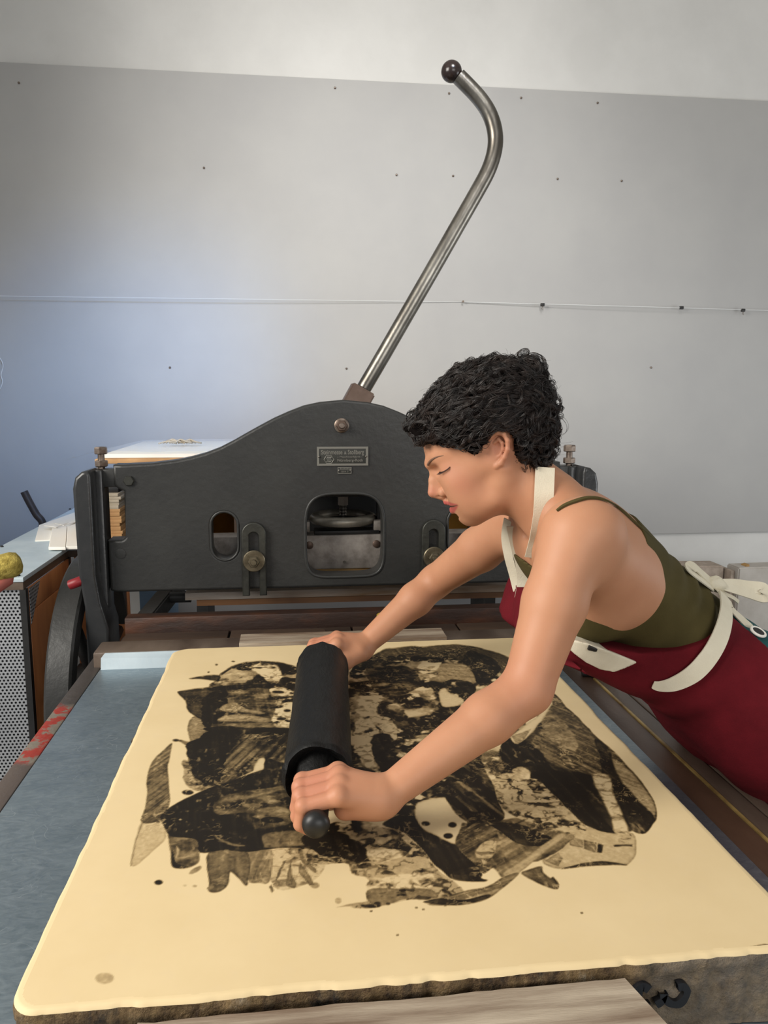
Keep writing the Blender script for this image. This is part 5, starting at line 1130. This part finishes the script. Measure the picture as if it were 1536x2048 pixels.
def locks(n, kids, seed, Lr, frr, amr, lift, st=22):
    rng = np.random.default_rng(seed)
    src = HV[rng.integers(0, len(HV), n*3)]; u_, v_, w_ = HC(src); dh = hb(src); ok = (dh > -.015) & (w_ < 70); src = src[ok][:n]; u_ = u_[ok][:n]; n = len(src)
    bun = HP(1085, 835, -10); back = (u_ > 1035)[:, None]; L = rng.uniform(*Lr, n)*np.where(back[:, 0], .7, 1); ph = rng.uniform(0, 6.28, n); fr = rng.uniform(*frr, n)*np.where(back[:, 0], 1.4, 1); am = rng.uniform(*amr, n)*np.where(back[:, 0], 1.35, 1)
    P = src.copy(); paths = []; fl = rng.normal(size=(n, 3))*np.where(back, .9, .30); lf = rng.uniform(-.001, lift, n)
    for k in range(st):
        dirv = bun-P; dirv /= np.linalg.norm(dirv, axis=1)[:, None]; dirv = dirv*np.where(back, .35, 1.0)+fl; nrm = hb.grad(P)
        dirv -= nrm*(dirv*nrm).sum(1)[:, None]; dirv /= np.linalg.norm(dirv, axis=1)[:, None]+1e-9; side = np.cross(nrm, dirv); s = L*k/st; e = min(1, k/5)
        off = side*(np.sin(ph+s*fr)*am*e)[:, None]+nrm*((np.cos(ph+s*fr)*.75+.3)*am*e+lf*e)[:, None]
        paths.append(P+off); P = P+dirv*(L/st)[:, None]; P = P-nrm*np.clip(hb(P)-.001, -.004, .004)[:, None]*.7
    p = np.stack(paths, 1); o = rng.normal(size=(n, kids, 1, 3))*.0012; wv = rng.normal(size=(n, kids, 1, 3))*.0011*np.linspace(0, 1, st)[None, None, :, None]; p = (p[:, None]+o+wv).reshape(-1, st, 3)
    th = np.repeat(rng.uniform(.00032, .0006, n), kids); u2, v2, _ = HC(p.reshape(-1, 3)); inside = (polydist(u2, v2, HPOLY) < np.where(u2 < 855, 12, 5)).reshape(-1, st).all(1); return p[inside], th[inside]
pa, th = locks(900, 9, 5, (.03, .095), (80, 190), (.0018, .0048), .004); sv, sf = strands(pa, th)
pa, th = locks(260, 7, 6, (.025, .06), (170, 330), (.003, .0065), .009); sw, sg_ = strands(pa, th); sf = np.concatenate([sf, sg_+len(sv)]); sv = np.concatenate([sv, sw])
# loose fly-away hairs round the outline
rng = np.random.default_rng(9); src = HV[rng.integers(0, len(HV), 9000)]; u_, v_, w_ = HC(src); g = hb.grad(src); m = (hb(src) > -.008) & (polydist(u_, v_, HPOLY) < -8) & ((v_ < 880) | (u_ > 1040)); src = src[m][:2600]; g = g[m][:2600]
n = len(src); L = rng.uniform(.012, .042, n); bun = HP(1075, 850, 0); st = 14; P = []
d0 = g*rng.uniform(.1, .45, (n, 1))+rng.normal(size=(n, 3))*.35+(bun-src)/np.linalg.norm(bun-src, axis=1)[:, None]*1.0; d0 /= np.linalg.norm(d0, axis=1)[:, None]; c1 = np.cross(d0, rng.normal(size=(n, 3))); c1 /= np.linalg.norm(c1, axis=1)[:, None]; bend = rng.uniform(-1, 1, n)*190; p = src.copy()
axr = rng.normal(size=(n, 3)); axr /= np.linalg.norm(axr, axis=1)[:, None]
for k in range(st): P.append(p.copy()); d0 = d0+np.cross(axr, d0)*(bend*L/st)[:, None]; d0 /= np.linalg.norm(d0, axis=1)[:, None]; p = p+d0*(L/st)[:, None]
sv2, sf2 = strands(np.stack(P, 1), np.full(n, .00019), 3)
ex = []
for pts in ([(1098, 842, -20), (1115, 835, -20), (1128, 848, -20), (1129, 862, -20), (1120, 870, -20), (1108, 872, -20)], [(1052, 745, -20), (1040, 728, -20), (1048, 717, -20), (1062, 720, -20), (1070, 735, -20)]):
    c = np.array(smooth_path([HP(*q_) for q_ in pts], 14)); c = c[np.linspace(0, len(c)-1, 14).astype(int)]
    for k in range(3): ex.append(c+rng.normal(size=3)*.0011)
sv3, sf3 = strands(np.stack(ex), np.full(len(ex), .00028), 4)
V_ = np.concatenate([sv, sv2, sv3]); F_a = [tuple(r) for r in sf]+[tuple(r+len(sv)) for r in sf2]+[tuple(r+len(sv)+len(sv2)) for r in sf3]
mesh('hair_curls', V_, F_a, M['hair'], hair, True)
# ------------------------------------------------------------------ clothes
def xz(pts, y): return [(lambda p: (p[0], p[2]))(W(px, py, y)) for px, py in pts]
def cloth(sd, off, poly, extra=None, fold=None):
    def fn(X, band=.03):
        d = sd(X, band)-off
        if fold is not None: d = d-fold(X)
        d = np.maximum(d, polydist(X[:, 0], X[:, 2], poly))
        return np.maximum(d, extra(X)) if extra else d
    return fn
def tank_fold(X):
    a = (X-np.array([.47, YB, 1.205]))@ax; return .0034*np.sin(a*190+6*fbm(X, 8, 2, 3))*np.clip((a-.04)*9, 0, 1)*np.clip(1.4-(a-.06)*4, 0, 1)*np.clip((X[:, 2]*.75+X[:, 0]*.66-1.19)*12, .12, 1)
TPOLY = xz(((1306, 1066), (1300, 1095), (1299, 1130), (1287, 1158), (1252, 1180), (1195, 1190), (1120, 1172), (1062, 1130), (1044, 1105), (1036, 1140), (1000, 1220), (1080, 1400), (1340, 1440), (1560, 1360), (1520, 1180), (1420, 1080), (1335, 1030)), 1.04)
coreS = SDF(); coreS.P += core.P
tv, tf = net(cloth(coreS, .0035, TPOLY, None, tank_fold), (.22, .90, .80), (1.0, 1.42, 1.40), .003)
top_ = sdf_mesh('tank_top', tv, tf, M['olive'], person)
def project(p, off, sd=body):
    p = np.array(p, float)[None]
    for _ in range(10): p = p-sd.grad(p)*(sd(p)[:, None]-off)*.8
    return p[0], sd.grad(p)[0]
def ribbon(name, pts, width, mt, parent, th=.0016, snap=None, sd=body, normals=None, n=8):
    c = smooth_path(pts, n); N = len(c); v = []; f = []; nrm = []
    if snap is not None:
        cc = []
        for p in c:
            d_ = np.array(p)-CAM; L0 = np.linalg.norm(d_); q = trace(CAM, d_/L0, sd, snap, .5, 1.9)
            if q is None or np.linalg.norm(q-p) > .09: q, g = project(p, snap, sd)
            else: g = sd.grad(q[None])[0]
            cc.append(q); nrm.append(g)
        for _ in range(2): cc = [cc[0]]+[(cc[i-1]+2*cc[i]+cc[i+1])/4 for i in range(1, N-1)]+[cc[-1]]
        c = cc
    else:
        for i in range(N): nrm.append(np.array(normals if np.ndim(normals) == 1 else normals[min(int(i/n), len(normals)-1)], float))
    for i in range(N):
        t = c[min(i+1, N-1)]-c[max(i-1, 0)]; t = t/(np.linalg.norm(t)+1e-9); g = nrm[i]-t*(t@nrm[i]); g /= np.linalg.norm(g)+1e-9; s = np.cross(t, g); w_ = width if np.isscalar(width) else width[min(int(i/n), len(width)-1)]+(width[min(int(i/n)+1, len(width)-1)]-width[min(int(i/n), len(width)-1)])*((i % n)/n)
        v += [c[i]+s*w_/2+g*th, c[i]-s*w_/2+g*th, c[i]+s*w_/2-g*th*.2, c[i]-s*w_/2-g*th*.2]
    for i in range(N-1): a = 4*i; f += [(a, a+1, a+5, a+4), (a+2, a+6, a+7, a+3), (a, a+4, a+6, a+2), (a+1, a+3, a+7, a+5)]
    f += [(0, 2, 3, 1), (4*N-4, 4*N-3, 4*N-1, 4*N-2)]
    return mesh(name, v, f, mt, parent, angle=50)
ribbon('shoulder_strap', [W(1310, 1082, 1.05), W(1275, 1050, 1.05), W(1240, 1018, 1.04), W(1208, 1000, 1.03), W(1178, 996, 1.02), W(1150, 1003, 1.0), W(1128, 1012, .99), W(1114, 1022, .985)], [.0062, .0062, .0062, .0062, .0062, .006, .005, .0025], M['olive'], top_, .002, .0012)
ribbon('shoulder_strap', [np.array(W(1310, 1082, 1.05))*[1, -1, 1]+[0, 2*YB, 0], np.array(W(1240, 1018, 1.04))*[1, -1, 1]+[0, 2*YB, 0], np.array(W(1178, 996, 1.02))*[1, -1, 1]+[0, 2*YB, 0], np.array(W(1122, 1022, .99))*[1, -1, 1]+[0, 2*YB, 0]], .0075, M['olive'], top_, .002, .0012)
low = SDF(); low.P += core.P; low.P += legs.P
trs = SDF(); trs.P += [p for p in core.P[3:]]+legs.P
TRP = xz(((1440, 1150), (1452, 1200), (1462, 1230), (1440, 1330), (1380, 1420), (1400, 2600), (2600, 2600), (2600, 1300), (1600, 1080)), 1.1)
rv, rf = net(cloth(low, .007, TRP, lambda X: FLOOR+.09-X[:, 2]), (.45, .85, FLOOR), (1.32, 1.45, 1.20), .006)
sdf_mesh('trousers', rv, rf, M['teal'], person)
def ap_fold(X):
    a = (X-np.array([.6, YB, 1.0]))@np.array([.5, 0, -.86]); c = X[:, 0]*.86+X[:, 2]*.5+X[:, 1]*.6; return .0055*(1+np.sin(c*40+5*fbm(X, 5, 2, 8)))*np.clip((a+.01)*8, 0, 1)+.003*np.sin((X[:, 0]*.7-X[:, 2]*.7)*70+5*fbm(X, 9, 2, 4))*np.clip(.06-np.abs(a+.03), 0, .04)*25
skirt = SDF(); skirt.P += core.P[2:]+legs.P; skirt.cone((.74, YB-.05, .975), (1.02, YB-.05, .52), .090, .090, .03).cone((.745, YB+.05, .975), (1.02, YB+.05, .52), .090, .090, .03)
for s in (-1, 1): skirt.cone((.425, YB+s*.05, 1.090), (.58, YB+s*.05, 1.045), .035, .06, .04)
APOLY = xz(((1100, 1258), (1150, 1284), (1215, 1302), (1290, 1311), (1360, 1299), (1420, 1278), (1468, 1254), (1484, 1245), (1502, 1254), (1524, 1280), (1560, 1330), (1640, 1500), (1700, 2400), (1300, 2400), (1180, 1500), (1085, 1330), (1060, 1270)), 1.03)
av, af = net(cloth(skirt, .012, APOLY, lambda X: .42-X[:, 2], ap_fold), (.30, .85, .40), (1.30, 1.45, 1.22), .004)
apron = sdf_mesh('apron', av, af, M['apron'], person)
skf = lambda off: skirt
def patch(name, pts, off, mt, parent, y=1.03, th=.002):
    poly = xz(pts, y)
    def fn(X, band=.03):
        d = skirt(X, band)-off-th-ap_fold(X); d = np.maximum(d, polydist(X[:, 0], X[:, 2], poly)); return np.maximum(d, X[:, 1]-YB)
    v, f = net(fn, (.28, .85, .85), (.75, YB, 1.20), .0018, 8, 2.0); return sdf_mesh(name, v, f, mt, parent)
patch('pocket', ((1138, 1298), (1150, 1284), (1178, 1288), (1202, 1296), (1278, 1327), (1238, 1352), (1212, 1349), (1182, 1334), (1158, 1316)), .0150, M['cream'], apron)
patch('pocket_tab', ((1178, 1290), (1194, 1297), (1192, 1304), (1176, 1301)), .0190, M['black'], apron)
ribbon('waist_tie', [W(1448, 1192, 1.10), W(1452, 1225, 1.07), W(1442, 1268, 1.04), W(1420, 1310, 1.02), W(1388, 1346, 1.02), W(1350, 1367, 1.03), W(1322, 1372, 1.05), W(1306, 1369, 1.07)], [.022, .025, .0265, .0265, .026, .023, .018, .012], M['cream'], apron, .002, .0165, skirt)
# bib corner, neck strap, bow
bp_ = [W(1030, 1166, 1.2), W(1006, 1232, 1.2), W(1030, 1250, 1.21), W(1060, 1262, 1.22), W(1085, 1266, 1.23)]
bm = bmesh.new(); rows = []
cp_ = smooth_path(bp_, 6)
for i, p in enumerate(cp_):
    t = i/(len(cp_)-1); hw_ = .075+.05*t; rows.append([bm.verts.new((p[0]+.006*math.sin(k*1.3+i*.4)+(.018*(1-t)*abs(k/5-1)), (1.20-.05*t)+(k/5-1)*hw_, p[2]+.004*math.sin(k+i*.3))) for k in range(11)])
for a, b in zip(rows, rows[1:]):
    for k in range(10): bm.faces.new((a[k], a[k+1], b[k+1], b[k]))
o = from_bm('bib', bm, M['apron'], apron, True); md = o.modifiers.new('thickness', 'SOLIDIFY'); md.thickness = .003
nsp = [(1090, 935), (1089, 960), (1088, 985), (1087, 1010), (1085, 1035), (1081, 1060), (1076, 1085), (1068, 1115)]
def hit(px, py, sd):
    d_ = W(px, py, 1.0)-CAM; d_ = d_/np.linalg.norm(d_); q = trace(CAM, d_, sd, .003, .5, 1.9); return 1.09 if q is None else q[1]
yy = [hit(px-15, py, body) for px, py in nsp]; print(yy, [hit(px, py, body) for px, py in nsp]); yy = np.convolve(np.pad(yy, 1, 'edge'), [.25, .5, .25], 'valid')
print('neck strap depth', yy)
ribbon('neck_strap', [W(px, py, y-.002) for (px, py), y in zip(nsp, yy)], .0275, M['cream'], apron, .0016, None, body, (-.12, -.95, .25), 6)
ribbon('neck_strap', [W(1018, 1040, 1.17), W(1013, 1075, 1.18), W(1019, 1115, 1.19), W(1030, 1155, 1.2), W(1037, 1182, 1.2)], .018, M['cream'], apron, .002, None, body, (-.75, -.62, .2))
ribbon('neck_strap', [W(1026, 1052, 1.15), W(1034, 1090, 1.16), W(1044, 1130, 1.17), W(1047, 1165, 1.18), W(1041, 1200, 1.185)], .020, M['cream'], apron, .002, None, body, (-.5, -.85, .1))
YK = 1.115; kn = W(1432, 1170, YK); bow = empty('bow', tuple(kn), None, None); bow.parent = apron; bow.location = Vector(kn)-apron.location-person.location
def rb(pts, w_, nr=(0, -1, .3)): return ribbon('bow_loop', [W(px, py, y) for px, py, y in pts], w_, M['cream'], bow, .0016, None, body, nr)
bm = bmesh.new(); bmesh.ops.create_icosphere(bm, subdivisions=3, radius=.0145)
for v in bm.verts: q = v.co.copy(); v.co = Vector((q.x*1.05, q.y*.8, q.z*.9))*(1+.9*(fbm(np.array([tuple(q*95)]), 1, 3, 4)[0]-.5)) + Vector(kn)
from_bm('knot', bm, M['cream'], bow, True)
rb(((1424, 1166, YK), (1406, 1150, YK), (1388, 1134, YK-.005), (1379, 1138, YK-.01), (1392, 1150, YK-.012), (1424, 1174, YK-.006)), .020, (.5, -.6, .8))
rb(((1440, 1166, YK), (1470, 1168, YK), (1500, 1174, YK-.004), (1526, 1178, YK-.01), (1531, 1187, YK-.016), (1522, 1192, YK-.014), (1490, 1184, YK-.01), (1442, 1172, YK-.004)), [.012, .016, .020, .022, .022, .022, .018, .012], (.1, -.8, .55))
rb(((1434, 1178, YK), (1450, 1188, YK-.004), (1466, 1196, YK-.006), (1476, 1204, YK-.004)), .006, (.2, -.9, .4))
rb(((1450, 1200, YK-.02), (1466, 1222, YK-.025), (1484, 1240, YK-.03), (1500, 1256, YK-.035), (1508, 1268, YK-.035)), [.006, .010, .013, .016, .012], (.3, -.75, .6))
rb(((1430, 1176, YK), (1440, 1184, YK-.012), (1450, 1198, YK-.03), (1455, 1212, YK-.04)), [.012, .02, .022, .022], (.4, -.8, .5))
gp, gg = project(W(1511, 1272, 1.06), .0135, skirt); u, v = frame_of(gg)
gr = tube('grommet', [Vector(gp)+(u*math.cos(t)+v*math.sin(t))*.0105 for t in np.linspace(0, 6.2832, 25)[:-1]], .0022, M['paper'], apron, 8, True)
lathe('grommet_hole', [(.0095, 0), (.0095, .0012)], gp, gg, M['black'], gr, 20)
for s in (-1, 1):
    bm = bmesh.new(); bmesh.ops.create_uvsphere(bm, u_segments=20, v_segments=12, radius=1)
    for v in bm.verts: v.co = Vector((1.09+v.co.x*.125, YB+s*.095+v.co.y*.045, max(FLOOR+.001, FLOOR+.035+v.co.z*(.05 if v.co.x > 0 else .04))))
    from_bm('shoe', bm, M['shoe'], person, True)
